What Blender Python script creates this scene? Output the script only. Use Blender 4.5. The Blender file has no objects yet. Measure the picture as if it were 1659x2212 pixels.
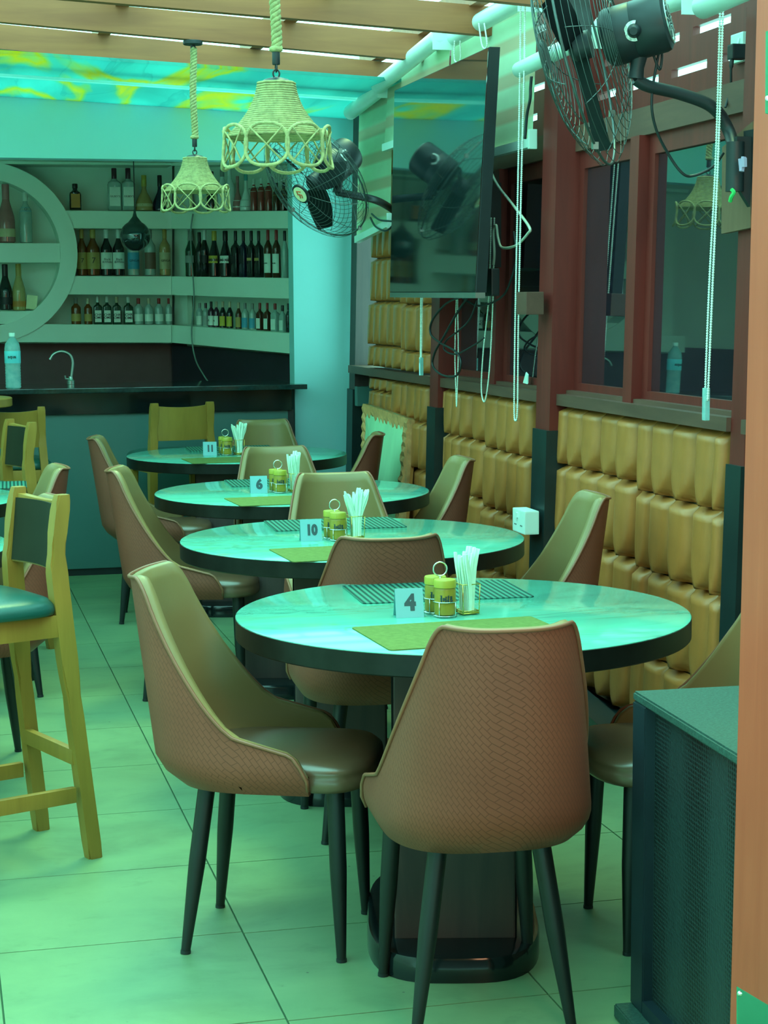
import bpy, bmesh, math, random
from mathutils import Vector, Matrix
random.seed(11)
S = bpy.context.scene
COL = S.collection
PI = math.pi
V = Vector

# ------------------------------------------------------------------ camera
FPX, EYE = 3930.0, 1.5
PITCH, YAW, ROLL = math.radians(6.52), math.radians(13.92), math.radians(-0.38)
W, H = 1659.0, 2212.0
_fw = V((math.sin(YAW) * math.cos(PITCH), math.cos(YAW) * math.cos(PITCH), -math.sin(PITCH)))
_r = V((math.cos(YAW), -math.sin(YAW), 0))
_u = _r.cross(_fw)
_ex = _r * math.cos(ROLL) + _u * math.sin(ROLL)
_ey = -_r * math.sin(ROLL) + _u * math.cos(ROLL)
EYEP = V((0, 0, EYE))
cam = bpy.data.cameras.new('camera')
cam.sensor_fit = 'HORIZONTAL'
cam.sensor_width = 36
cam.lens = FPX / W * 36
cam.clip_start = 0.05
co = bpy.data.objects.new('camera', cam)
COL.objects.link(co)
co.matrix_world = Matrix(((_ex.x, _ey.x, -_fw.x, 0), (_ex.y, _ey.y, -_fw.y, 0), (_ex.z, _ey.z, -_fw.z, EYE), (0, 0, 0, 1)))
S.camera = co

# ------------------------------------------------------------------ light and exposure
vs = S.view_settings
S.display_settings.display_device = 'sRGB'
vs.view_transform = 'Standard'
vs.look = 'None'
vs.gamma = 1
vs.use_curve_mapping = False
vs.exposure = 0.22
wd = bpy.data.worlds.new('sky')
S.world = wd
wd.use_nodes = True
bg = wd.node_tree.nodes['Background']
bg.inputs['Color'].default_value = (0.33, 1.0, 0.86, 1)
bg.inputs['Strength'].default_value = 4.6
sun = bpy.data.lights.new('sun', 'SUN')
sun.energy = 1.9
sun.angle = math.radians(14)
sun.color = (0.62, 1.0, 0.30)
so = bpy.data.objects.new('sun', sun)
COL.objects.link(so)
so.rotation_euler = V((-0.22, -0.42, -1)).to_track_quat('-Z', 'Y').to_euler()


def area(name, loc, target, size, power, color):
    l = bpy.data.lights.new(name, 'AREA')
    l.energy = power
    l.color = color
    l.size = size
    o = bpy.data.objects.new(name, l)
    COL.objects.link(o)
    o.location = loc
    o.rotation_euler = (V(target) - V(loc)).to_track_quat('-Z', 'Y').to_euler()
    return o


area('warm_fill_light', (1.5, 0.4, 2.35), (1.3, 3.4, 0.8), 1.0, 27, (1.0, 0.50, 0.26))  # unseen warm fill behind the camera for post and chair backs


# ------------------------------------------------------------------ pixel rays (photograph frame) -> world
def ray(x, y):
    d = (x - W / 2) * _ex - (y - H / 2) * _ey + FPX * _fw
    return d.normalized()


def PX(x, y, X):
    d = ray(x, y)
    return EYEP + d * (X / d.x)


def PY(x, y, Y):
    d = ray(x, y)
    return EYEP + d * (Y / d.y)


def PZ(x, y, z):
    d = ray(x, y)
    return EYEP + d * ((z - EYE) / d.z)


# the right wall leans by 1.4 degrees: x = 2.35 - d + LEAN * (z - 1.15)
LEAN = 0.025


def WP(Y, z, d=0.0):
    return V((2.35 - d + LEAN * (z - 1.15), Y, z))


def PW(x, y, d=0.0):
    dr = ray(x, y)
    n = V((1, 0, -LEAN))
    k = 2.35 - d - LEAN * 1.15
    return EYEP + dr * ((k - n.dot(EYEP)) / n.dot(dr))


# ------------------------------------------------------------------ materials
def srgb(c):
    return tuple(((v / 255) / 12.92 if v / 255 <= 0.04045 else ((v / 255 + 0.055) / 1.055) ** 2.4) for v in c)


class NT:
    def __init__(s, name):
        s.m = bpy.data.materials.new(name)
        s.m.use_nodes = True
        s.t = s.m.node_tree
        s.b = s.t.nodes['Principled BSDF']

    def n(s, typ, **kw):
        x = s.t.nodes.new(typ)
        for k, v in kw.items():
            setattr(x, k, v)
        return x

    def l(s, a, b):
        s.t.links.new(a, b)

    def ramp(s, fac, stops):
        r = s.n('ShaderNodeValToRGB')
        e = r.color_ramp.elements
        while len(e) > len(stops):
            e.remove(e[-1])
        while len(e) < len(stops):
            e.new(0.5)
        for i, (p, c) in enumerate(stops):
            e[i].position = p
            e[i].color = tuple(c) + (1,)
        s.l(fac, r.inputs[0])
        return r.outputs[0]

    def coord(s, which='Object', scale=(1, 1, 1), rot=(0, 0, 0)):
        c = s.n('ShaderNodeTexCoord')
        m = s.n('ShaderNodeMapping')
        m.inputs['Scale'].default_value = scale
        m.inputs['Rotation'].default_value = rot
        s.l(c.outputs[which], m.inputs[0])
        return m.outputs[0]

    def world(s, scale=(1, 1, 1)):
        g = s.n('ShaderNodeNewGeometry')
        m = s.n('ShaderNodeMapping')
        m.inputs['Scale'].default_value = scale
        s.l(g.outputs['Position'], m.inputs[0])
        return m.outputs[0]

    def noise(s, vec, scale, detail=4, rough=0.55, dist=0.0):
        x = s.n('ShaderNodeTexNoise')
        x.inputs['Scale'].default_value = scale
        x.inputs['Detail'].default_value = detail
        x.inputs['Roughness'].default_value = rough
        x.inputs['Distortion'].default_value = dist
        s.l(vec, x.inputs['Vector'])
        return x.outputs['Fac']

    def bump(s, h, strength=0.2, dist=0.01):
        b = s.n('ShaderNodeBump')
        b.inputs['Strength'].default_value = strength
        b.inputs['Distance'].default_value = dist
        s.l(h, b.inputs['Height'])
        s.l(b.outputs[0], s.b.inputs['Normal'])

    def mix(s, fac, a, b):
        x = s.n('ShaderNodeMix', data_type='RGBA')
        if isinstance(fac, (int, float)):
            x.inputs[0].default_value = fac
        else:
            s.l(fac, x.inputs[0])
        for i, v in ((6, a), (7, b)):
            if isinstance(v, tuple):
                x.inputs[i].default_value = v + (1,)
            else:
                s.l(v, x.inputs[i])
        return x.outputs[2]


def mk(name, col, rough=0.5, metal=0.0, var=0.12, vscale=9.0, bump=0.0, bscale=60, spec=None, ior=None, coat=0.0, stretch=(1, 1, 1)):
    t = NT(name)
    v = t.coord('Object', stretch)
    f = t.noise(v, vscale)
    a = tuple(max(0, c * (1 - var)) for c in col)
    b = tuple(min(1, c * (1 + var)) for c in col)
    t.l(t.ramp(f, [(0.3, a), (0.7, b)]), t.b.inputs['Base Color'])
    t.b.inputs['Roughness'].default_value = rough
    t.b.inputs['Metallic'].default_value = metal
    if spec is not None:
        t.b.inputs['Specular IOR Level'].default_value = spec
    if ior:
        t.b.inputs['IOR'].default_value = ior
    if coat:
        t.b.inputs['Coat Weight'].default_value = coat
        t.b.inputs['Coat Roughness'].default_value = 0.1
    if bump:
        t.bump(t.noise(v, bscale), bump, 0.004)
    return t.m


def wood(name, c1, c2, rough=0.5, axis=0, scale=6):
    t = NT(name)
    sc = [9, 9, 9]
    sc[axis] = 0.8
    v = t.coord('Object', tuple(sc))
    f = t.noise(v, scale * 0.4, 6, 0.6, 0.6)
    g = t.noise(t.coord('Object'), 2.2, 3)
    c = t.ramp(f, [(0.28, c1), (0.72, c2)])
    c = t.mix(t.ramp(g, [(0.35, (0.0,) * 3), (0.75, (0.35,) * 3)]), c, tuple(x * 0.7 for x in c1))
    t.l(c, t.b.inputs['Base Color'])
    t.b.inputs['Roughness'].default_value = rough
    t.bump(f, 0.12, 0.003)
    return t.m


def woven(name, c1, c2):
    t = NT(name)
    u = t.n('ShaderNodeUVMap')
    m = t.n('ShaderNodeMapping')
    m.inputs['Rotation'].default_value = (0, 0, PI / 4)
    m.inputs['Scale'].default_value = (1, 1, 1)
    t.l(u.outputs[0], m.inputs[0])
    br = t.n('ShaderNodeTexBrick')
    br.offset = 0.5
    br.inputs['Scale'].default_value = 1.0
    br.inputs['Brick Width'].default_value = 0.026
    br.inputs['Row Height'].default_value = 0.0105
    br.inputs['Mortar Size'].default_value = 0.0009
    br.inputs['Mortar Smooth'].default_value = 0.8
    t.l(m.outputs[0], br.inputs['Vector'])
    f = t.noise(t.coord('Object'), 5)
    base = t.ramp(f, [(0.3, c1), (0.7, c2)])
    col = t.mix(br.outputs['Fac'], base, tuple(x * 0.72 for x in c1))
    t.l(col, t.b.inputs['Base Color'])
    inv = t.n('ShaderNodeMath', operation='SUBTRACT')
    inv.inputs[0].default_value = 1
    t.l(br.outputs['Fac'], inv.inputs[1])
    t.bump(inv.outputs[0], 0.35, 0.0015)
    t.b.inputs['Roughness'].default_value = 0.5
    t.b.inputs['Specular IOR Level'].default_value = 0.3
    return t.m


def marble(name, base, vein, gold, rough=0.12, stretch=(1, 2.4, 1), scale=2.0, goldw=0.5, vs_=0.5, trans=0.0):
    t = NT(name)
    g = t.n('ShaderNodeNewGeometry')
    oi = t.n('ShaderNodeObjectInfo')
    ad = t.n('ShaderNodeVectorMath', operation='MULTIPLY_ADD')
    t.l(g.outputs['Position'], ad.inputs[0])
    ad.inputs[1].default_value = stretch
    t.l(oi.outputs['Random'], ad.inputs[2])
    v = ad.outputs[0]
    n1 = t.noise(v, scale, 6, 0.55, 0.8)
    cloud = t.ramp(n1, [(0.32, tuple(x * 0.74 for x in base)), (0.62, base)])
    n2 = t.noise(v, scale * 0.9, 5, 0.5, 1.2)
    ln = t.ramp(n2, [(0.47, (0,) * 3), (0.5, (vs_,) * 3), (0.505, (0,) * 3)])
    c = t.mix(ln, cloud, vein)
    n3 = t.noise(v, scale * 0.55, 4, 0.5, 1.6)
    ln2 = t.ramp(n3, [(0.5 - 0.03 * goldw, (0,) * 3), (0.5, (min(1, goldw),) * 3), (0.5 + 0.03 * goldw, (0,) * 3)])
    c = t.mix(ln2, c, gold)
    t.l(c, t.b.inputs['Base Color'])
    t.b.inputs['Roughness'].default_value = rough
    if trans:
        tr = t.n('ShaderNodeBsdfTranslucent')
        t.l(c, tr.inputs[0])
        mx = t.n('ShaderNodeMixShader')
        mx.inputs[0].default_value = trans
        t.l(t.b.outputs[0], mx.inputs[1])
        t.l(tr.outputs[0], mx.inputs[2])
        t.l(mx.outputs[0], t.t.nodes['Material Output'].inputs[0])
    return t.m


M = {}


def tile_mat():
    t = NT('porcelain_tile')
    v = t.world((1.0, 1.5, 1))
    n = t.noise(v, 2.3, 8, 0.62, 0.4)
    n2 = t.noise(v, 9, 6, 0.65)
    oi = t.n('ShaderNodeObjectInfo')
    c = t.ramp(n, [(0.28, (0.115, 0.195, 0.105)), (0.48, (0.165, 0.275, 0.145)), (0.72, (0.205, 0.325, 0.165))])
    c2 = t.mix(t.ramp(n2, [(0.25, (0.55,) * 3), (0.42, (0,) * 3)]), c, (0.10, 0.175, 0.09))
    dk = t.n('ShaderNodeMath', operation='MULTIPLY')
    t.l(oi.outputs['Random'], dk.inputs[0])
    dk.inputs[1].default_value = 0.18
    c3 = t.mix(dk.outputs[0], c2, (0.13, 0.215, 0.12))
    sp = t.n('ShaderNodeTexVoronoi')
    sp.inputs['Scale'].default_value = 7
    t.l(t.world((1, 1, 1)), sp.inputs['Vector'])
    c4 = t.mix(t.ramp(sp.outputs['Distance'], [(0.018, (0.8,) * 3), (0.03, (0,) * 3)]), c3, (0.03, 0.04, 0.03))
    t.l(c4, t.b.inputs['Base Color'])
    t.b.inputs['Roughness'].default_value = 0.42
    t.bump(n2, 0.04, 0.002)
    return t.m


M['tile'] = tile_mat()
M['grout'] = mk('grout', (0.05, 0.12, 0.065), 0.9)
M['lining'] = mk('tan_leather', (0.27, 0.18, 0.075), 0.36, var=0.06, vscale=4, bump=0.05, bscale=220)
M['woven'] = woven('woven_leather', (0.205, 0.056, 0.035), (0.250, 0.072, 0.043))
M['piping'] = mk('piping_leather', (0.27, 0.10, 0.055), 0.35, var=0.05)
M['seat'] = mk('seat_leather', (0.15, 0.075, 0.040), 0.33, var=0.06, bump=0.05, bscale=200, ior=1.9)
M['blackleg'] = mk('black_metal', (0.006, 0.010, 0.011), 0.42, var=0.2)
M['black'] = mk('black_plastic', (0.012, 0.018, 0.022), 0.45, var=0.2)
M['blackgloss'] = mk('black_gloss', (0.006, 0.012, 0.014), 0.12, var=0.2)
M['rim'] = mk('table_rim_black', (0.007, 0.008, 0.007), 0.4, var=0.4, vscale=25, spec=0.3)
M['cheek'] = mk('matte_black', (0.006, 0.008, 0.010), 0.6, spec=0.1)
M['pedestal'] = wood('pedestal_wood', (0.045, 0.028, 0.030), (0.085, 0.048, 0.045), 0.55, 2)
M['top'] = marble('table_marble', (0.14, 0.50, 0.40), (0.05, 0.20, 0.17), (0.14, 0.24, 0.10), 0.10, (0.55, 2.4, 1), 1.9, 0.35, 0.45)
M['ceilmarble'] = marble('ceiling_marble', (0.17, 0.58, 0.56), (0.07, 0.28, 0.30), (0.62, 0.52, 0.02), 0.25, (1.5, 0.24, 1), 1.3, 1.3, 0.35, 0.7)
M['trimwhite'] = marble('white_trim', (0.50, 0.86, 0.84), (0.45, 0.8, 0.8), (0.5, 0.86, 0.84), 0.4, (1, 1, 1), 1.0, 0.2, 0.2, 0.6)
M['header'] = mk('white_paint', (0.40, 0.80, 0.88), 0.6, var=0.03, vscale=2)
M['column'] = mk('white_paint_shaded', (0.29, 0.62, 0.66), 0.6, var=0.03, vscale=2)  # same white paint as the header, darkened against the strong light here
M['shelfpaint'] = mk('shelf_paint', (0.72, 0.92, 0.80), 0.55, var=0.04, vscale=2)
M['shelfback'] = mk('shelf_back_paint', (0.66, 0.80, 0.70), 0.6, var=0.04, vscale=2)
M['splash'] = mk('dark_backsplash', (0.10, 0.05, 0.055), 0.4, var=0.1)
M['counter'] = mk('counter_granite', (0.012, 0.03, 0.032), 0.06, var=0.4, vscale=60)
M['counterpanel'] = mk('counter_panel', (0.06, 0.155, 0.15), 0.45, var=0.06, vscale=3)
M['beam'] = wood('beam_pine', (0.30, 0.078, 0.025), (0.44, 0.135, 0.042), 0.55, 0)
M['stoolwood'] = wood('stool_wood', (0.32, 0.165, 0.028), (0.42, 0.225, 0.04), 0.4, 2)
M['vinyl'] = mk('green_vinyl', (0.010, 0.085, 0.072), 0.32, var=0.08, bump=0.08, bscale=160)
M['backshade'] = mk('olive_shade', (0.020, 0.021, 0.011), 0.7, var=0.1, spec=0.2)
M['redwood'] = wood('red_brown_wood', (0.135, 0.012, 0.010), (0.20, 0.020, 0.016), 0.45, 2)
M['sillwood'] = wood('sill_wood', (0.10, 0.042, 0.030), (0.16, 0.072, 0.05), 0.5, 1)
M['postlow'] = mk('dark_green_and_post_shade', (0.006, 0.020, 0.022), 0.4, var=0.2)  # own green of ledge and baseboard; on the posts it paints shade
M['pad'] = mk('pad_leather', (0.46, 0.160, 0.040), 0.36, var=0.08, vscale=3, bump=0.10, bscale=30)
M['padback'] = mk('pad_backing', (0.10, 0.05, 0.02), 0.8)


def glassy():
    t = NT('window_glass')
    t.b.inputs['Base Color'].default_value = (0.012, 0.012, 0.02, 1)
    t.b.inputs['Roughness'].default_value = 0.015
    t.b.inputs['IOR'].default_value = 3.3
    f = t.noise(t.coord('Object'), 3)
    t.l(t.ramp(f, [(0.3, (0.010, 0.010, 0.018)), (0.7, (0.018, 0.014, 0.024))]), t.b.inputs['Base Color'])
    return t.m


M['glass'] = glassy()
M['screen'] = mk('tv_screen', (0.006, 0.014, 0.016), 0.05, var=0.1, ior=3.0)
M['orange'] = wood('orange_post_paint', (0.56, 0.078, 0.04), (0.66, 0.105, 0.055), 0.4, 2)
M['greenplate'] = mk('green_plate', (0.015, 0.24, 0.12), 0.35, var=0.1)
M['ply'] = wood('plywood', (0.15, 0.075, 0.04), (0.22, 0.115, 0.06), 0.7, 2)
M['rope'] = mk('jute_rope', (0.38, 0.36, 0.16), 0.85, var=0.25, vscale=60, bump=0.6, bscale=300)
M['white'] = mk('white_plastic', (0.70, 0.88, 0.84), 0.35, var=0.03)
M['bead'] = mk('bead_chain', (0.80, 0.92, 0.86), 0.3, var=0.03)
M['chrome'] = mk('chrome', (0.75, 0.85, 0.82), 0.18, 1.0, var=0.05)
M['brushed'] = mk('brushed_steel', (0.35, 0.42, 0.40), 0.35, 0.9, var=0.05)
M['wire'] = mk('fan_wire', (0.10, 0.13, 0.13), 0.3, 0.7, var=0.05)
M['smoke'] = mk('smoked_mirror_glass', (0.05, 0.08, 0.085), 0.05, 0.6, var=0.05, ior=2.2)
M['card'] = mk('sign_card', (0.15, 0.40, 0.44), 0.4, var=0.03)
M['ink'] = mk('sign_ink', (0.012, 0.05, 0.06), 0.5)
M['jar'] = mk('amber_jar', (0.32, 0.24, 0.03), 0.3, var=0.15, vscale=40)
M['jarlid'] = mk('yellow_lid', (0.42, 0.37, 0.045), 0.35, var=0.05)
M['gold'] = mk('gold_wire', (0.75, 0.55, 0.15), 0.25, 1.0)
M['napkin'] = mk('paper_napkin', (0.72, 0.92, 0.80), 0.8, var=0.06, vscale=30)
M['greenmat'] = mk('yellow_green_mat', (0.14, 0.19, 0.06), 0.9, var=0.12, vscale=70, bump=0.3, bscale=300, spec=0.1)


def stripes():
    t = NT('striped_mat')
    v = t.coord('Object', (1, 1, 1), (0, 0, math.radians(0)))
    w = t.n('ShaderNodeTexWave', wave_type='BANDS', bands_direction='X')
    w.inputs['Scale'].default_value = 20
    t.l(v, w.inputs['Vector'])
    t.l(t.ramp(w.outputs['Fac'], [(0.35, (0.008, 0.055, 0.045)), (0.6, (0.05, 0.20, 0.155))]), t.b.inputs['Base Color'])
    t.b.inputs['Roughness'].default_value = 0.7
    t.b.inputs['Specular IOR Level'].default_value = 0.15
    t.bump(w.outputs['Fac'], 0.3, 0.002)
    return t.m


M['stripedmat'] = stripes()


def fabric():
    t = NT('zebra_blind_fabric')
    sep = t.n('ShaderNodeSeparateXYZ')
    t.l(t.world(), sep.inputs[0])
    md = t.n('ShaderNodeMath', operation='FRACT')
    mu = t.n('ShaderNodeMath', operation='MULTIPLY')
    mu.inputs[1].default_value = 7.2
    t.l(sep.outputs['Z'], mu.inputs[0])
    t.l(mu.outputs[0], md.inputs[0])
    n = t.noise(t.world((1, 1, 3)), 6)
    c = t.ramp(md.outputs[0], [(0.0, (0.66, 0.56, 0.38)), (0.30, (0.66, 0.56, 0.38)), (0.42, (0.62, 0.90, 0.64)), (0.90, (0.64, 0.92, 0.66)), (1.0, (0.66, 0.56, 0.38))])
    c = t.mix(t.ramp(n, [(0.3, (0.25,) * 3), (0.7, (0,) * 3)]), c, (0.48, 0.62, 0.42))
    t.l(c, t.b.inputs['Base Color'])
    t.b.inputs['Roughness'].default_value = 0.9
    tr = t.n('ShaderNodeBsdfTranslucent')
    t.l(c, tr.inputs[0])
    mx = t.n('ShaderNodeMixShader')
    mx.inputs[0].default_value = 0.45
    t.l(t.b.outputs[0], mx.inputs[1])
    t.l(tr.outputs[0], mx.inputs[2])
    out = t.t.nodes['Material Output']
    t.l(mx.outputs[0], out.inputs[0])
    return t.m


M['fabric'] = fabric()


def grille():
    t = NT('speaker_grille')
    u = t.coord('Object', (1, 1, 1))
    v = t.n('ShaderNodeTexVoronoi')
    v.inputs['Scale'].default_value = 110
    v.inputs['Randomness'].default_value = 0.0
    t.l(u, v.inputs['Vector'])
    t.l(t.ramp(v.outputs['Distance'], [(0.33, (0.001, 0.002, 0.003)), (0.40, (0.022, 0.042, 0.046))]), t.b.inputs['Base Color'])
    t.bump(v.outputs['Distance'], 0.5, 0.003)
    t.b.inputs['Roughness'].default_value = 0.4
    return t.m


M['grille'] = grille()
M['carpetblack'] = mk('speaker_coat', (0.022, 0.07, 0.058), 0.75, var=0.35, vscale=160, bump=0.4, bscale=260)
M['speakerframe'] = mk('speaker_frame', (0.012, 0.025, 0.035), 0.45, var=0.2)
M['boardpanel'] = mk('bare_board', (0.42, 0.72, 0.46), 0.7, var=0.12, vscale=7, stretch=(1, 1, 0.2))
M['gasket'] = mk('paper_card', (0.80, 0.80, 0.50), 0.7)


def glassbottle(name, col, rough=0.08):
    return mk(name, col, rough, var=0.1, vscale=20, coat=0.3)


# ------------------------------------------------------------------ mesh helpers
def obj(name, bm, mat, parent=None, smooth=False, loc=None):
    bmesh.ops.recalc_face_normals(bm, faces=bm.faces)
    me = bpy.data.meshes.new(name)
    bm.to_mesh(me)
    bm.free()
    if mat:
        me.materials.append(mat)
    if smooth:
        for p in me.polygons:
            p.use_smooth = True
        if smooth != 'all':
            me.set_sharp_from_angle(angle=math.radians(40))
    o = bpy.data.objects.new(name, me)
    COL.objects.link(o)
    if parent:
        o.parent = parent
    if loc is not None:
        o.location = loc
    return o


def inst(name, me, parent=None, loc=(0, 0, 0)):
    o = bpy.data.objects.new(name, me)
    COL.objects.link(o)
    o.parent = parent
    o.location = loc
    return o


def tag(o, label, cat, group=None, kind=None):
    o['label'] = label
    o['category'] = cat
    if group:
        o['group'] = group
    if kind:
        o['kind'] = kind
    return o


def thing(name, label, cat, loc=(0, 0, 0), rz=0, group=None):
    o = bpy.data.objects.new(name, None)
    o.empty_display_size = 0.05
    COL.objects.link(o)
    o.location = loc
    o.rotation_euler = (0, 0, rz)
    return tag(o, label, cat, group)


def struct(o):
    o['kind'] = 'structure'
    return o


def sthing(name, loc=(0, 0, 0)):
    o = bpy.data.objects.new(name, None)
    COL.objects.link(o)
    o.location = loc
    return struct(o)


def dup(root, loc, rz, label, group=None):
    r = root.copy()
    COL.objects.link(r)
    r.location = loc
    r.rotation_euler = (0, 0, rz)
    r['label'] = label
    if group:
        r['group'] = group

    def rec(a, b):
        for ch in list(a.children):
            c = ch.copy()
            COL.objects.link(c)
            c.parent = b
            rec(ch, c)
    rec(root, r)
    return r


def BM():
    return bmesh.new()


def box(bm, c, s, rot=None, bev=0.0):
    r = bmesh.ops.create_cube(bm, size=1)
    vs_ = r['verts']
    for v in vs_:
        v.co = V((v.co.x * s[0], v.co.y * s[1], v.co.z * s[2]))
    if bev:
        es = list({e for v in vs_ for e in v.link_edges})
        rr = bmesh.ops.bevel(bm, geom=es, offset=bev, segments=2, affect='EDGES', profile=0.7)
        vs_ = list({v for f in rr['faces'] for v in f.verts} | {v for v in vs_ if v.is_valid})
    for v in vs_:
        if rot is not None:
            v.co = rot @ v.co
        v.co = v.co + V(c)
    return bm


def bx(lo, hi, bev=0.0):
    bm = BM()
    return box(bm, [(a + b) / 2 for a, b in zip(lo, hi)], [b - a for a, b in zip(lo, hi)], None, bev)


def hexa(bm, p):
    # p: 8 points, bottom loop 0-3, top loop 4-7
    vs_ = [bm.verts.new(q) for q in p]
    for f in ((3, 2, 1, 0), (4, 5, 6, 7), (0, 1, 5, 4), (1, 2, 6, 5), (2, 3, 7, 6), (3, 0, 4, 7)):
        bm.faces.new([vs_[i] for i in f])
    return bm


def wbox(Y0, Y1, z0, z1, d0, d1, bm=None):
    bm = bm or BM()
    return hexa(bm, [WP(Y0, z0, d0), WP(Y1, z0, d0), WP(Y1, z0, d1), WP(Y0, z0, d1), WP(Y0, z1, d0), WP(Y1, z1, d0), WP(Y1, z1, d1), WP(Y0, z1, d1)])


def frames(pts, closed=False):
    n = len(pts)
    T = []
    for i in range(n):
        a = pts[(i - 1) % n] if (closed or i > 0) else pts[i]
        b = pts[(i + 1) % n] if (closed or i < n - 1) else pts[i]
        T.append((b - a).normalized())
    up = V((0, 0, 1)) if abs(T[0].z) < 0.9 else V((1, 0, 0))
    N = [(up - T[0] * up.dot(T[0])).normalized()]
    for i in range(1, n):
        v = N[-1] - T[i] * N[-1].dot(T[i])
        N.append(v.normalized() if v.length > 1e-6 else N[-1])
    return T, N


def tube(bm, pts, r, seg=8, closed=False, caps=True):
    pts = [V(p) for p in pts]
    n = len(pts)
    rs = r if isinstance(r, (list, tuple)) else [r] * n
    T, N = frames(pts, closed)
    rings = []
    for i in range(n):
        B = T[i].cross(N[i])
        rings.append([bm.verts.new(pts[i] + (N[i] * math.cos(2 * PI * k / seg) + B * math.sin(2 * PI * k / seg)) * rs[i]) for k in range(seg)])
    m = n if closed else n - 1
    for i in range(m):
        a, b = rings[i], rings[(i + 1) % n]
        for k in range(seg):
            bm.faces.new((a[k], a[(k + 1) % seg], b[(k + 1) % seg], b[k]))
    if caps and not closed:
        bm.faces.new(rings[0][::-1])
        bm.faces.new(rings[-1])
    return bm


def smooth_path(pts, n=8):
    pts = [V(p) for p in pts]
    out = []
    for i in range(len(pts) - 1):
        p0 = pts[max(i - 1, 0)]
        p1, p2 = pts[i], pts[i + 1]
        p3 = pts[min(i + 2, len(pts) - 1)]
        for k in range(n):
            t = k / n
            out.append(0.5 * ((2 * p1) + (p2 - p0) * t + (2 * p0 - 5 * p1 + 4 * p2 - p3) * t * t + (3 * p1 - p0 - 3 * p2 + p3) * t ** 3))
    out.append(pts[-1])
    return out


def lathe(bm, prof, seg=24, c=(0, 0, 0), cap=True, sx=1, sy=1):
    rings = []
    for r, z in prof:
        if r < 1e-5:
            rings.append([bm.verts.new((c[0], c[1], c[2] + z))])
        else:
            rings.append([bm.verts.new((c[0] + sx * r * math.cos(2 * PI * k / seg), c[1] + sy * r * math.sin(2 * PI * k / seg), c[2] + z)) for k in range(seg)])
    for a, b in zip(rings, rings[1:]):
        if len(a) == 1 and len(b) == 1:
            continue
        for k in range(seg):
            k2 = (k + 1) % seg
            if len(a) == 1:
                bm.faces.new((a[0], b[k2], b[k]))
            elif len(b) == 1:
                bm.faces.new((a[k], a[k2], b[0]))
            else:
                bm.faces.new((a[k], a[k2], b[k2], b[k]))
    if cap:
        if len(rings[0]) > 1:
            bm.faces.new(rings[0][::-1])
        if len(rings[-1]) > 1:
            bm.faces.new(rings[-1])
    return bm


def prism(bm, pts, off):
    off = V(off)
    a = [bm.verts.new(V(p)) for p in pts]
    b = [bm.verts.new(V(p) + off) for p in pts]
    bm.faces.new(a)
    bm.faces.new(b[::-1])
    n = len(a)
    for i in range(n):
        bm.faces.new((a[i], b[i], b[(i + 1) % n], a[(i + 1) % n]))
    return bm


def BM_tf(bm, Mx):
    for v in bm.verts:
        v.co = Mx @ v.co
    return bm


def BM_mv(bm, d):
    for v in bm.verts:
        v.co = v.co + d
    return bm


_txt = {}


def text_mesh(body, size, bold=0.0, extr=0.0004):
    key = (body, size, bold)
    if key in _txt:
        return _txt[key]
    cu = bpy.data.curves.new('lettering', 'FONT')
    cu.body = body
    cu.size = size
    cu.offset = bold
    cu.extrude = extr
    cu.align_x = 'CENTER'
    cu.align_y = 'CENTER'
    cu.resolution_u = 3
    cu.space_line = 0.85
    o = bpy.data.objects.new('lettering', cu)
    COL.objects.link(o)
    bpy.context.view_layer.update()
    me = bpy.data.meshes.new_from_object(o.evaluated_get(bpy.context.evaluated_depsgraph_get()))
    bpy.data.objects.remove(o)
    bpy.data.curves.remove(cu)
    _txt[key] = me
    return me


def text(name, body, size, mat, parent, loc, rot, bold=0.0, sx=1.0):
    me = text_mesh(body, size, bold).copy()
    me.materials.clear()
    me.materials.append(mat)
    o = bpy.data.objects.new(name, me)
    COL.objects.link(o)
    o.parent = parent
    o.location = loc
    o.rotation_euler = rot
    o.scale = (sx, 1, 1)
    return o


# ================================================================== THE SETTING
# ---- floor of individual tiles
TX, TY = 0.5795, 0.5565
fl = struct(obj('floor', bx((-2.3, 1.4, -0.06), (2.5, 12.5, -0.006)), M['grout']))
tb = bx((-TX / 2 + 0.002, -TY / 2 + 0.002, -0.014), (TX / 2 - 0.002, TY / 2 - 0.002, 0.0), 0.0012)
t0 = obj('tile', tb, M['tile'], fl)
tme = t0.data
first = True
for i in range(-5, 3):
    for j in range(-4, 15):
        x = 0.683 + TX * (i + 0.5)
        y = 3.632 + TY * (j + 0.5)
        if i < 0:
            y += 0.012
        if first:
            t0.location = (x, y, 0)
            first = False
        else:
            inst('tile', tme, fl, (x, y, 0))

# ---- bar wall: header, column, back room
YB = 10.25
struct(obj('wall_back', bx((-2.3, 12.42, 0), (2.5, 12.5, 3.0)), M['shelfback']))
struct(obj('trim_1', bx((-2.3, YB, 2.305), (2.02, YB + 0.14, 2.72)), M['header']))
struct(obj('trim_2', bx((2.018, YB, 0.0), (2.42, YB + 0.14, 2.72)), M['column']))
struct(obj('wall_bar_side', bx((2.42, YB + 0.0, 0), (2.5, 12.42, 3.0)), M['shelfback']))
cb = sthing('ceiling')
obj('soffit', bx((-2.3, YB + 0.14, 2.42), (2.42, 12.42, 2.47)), M['shelfpaint'], cb)
# sloping marble ceiling boards in front of the bar header
e0 = PY(0, 208, YB)
e1 = PY(769, 258, YB)
SL = (e1.z - e0.z) / (e1.x - e0.x)


def cz(x):
    return e0.z + SL * (x - e0.x)


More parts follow.
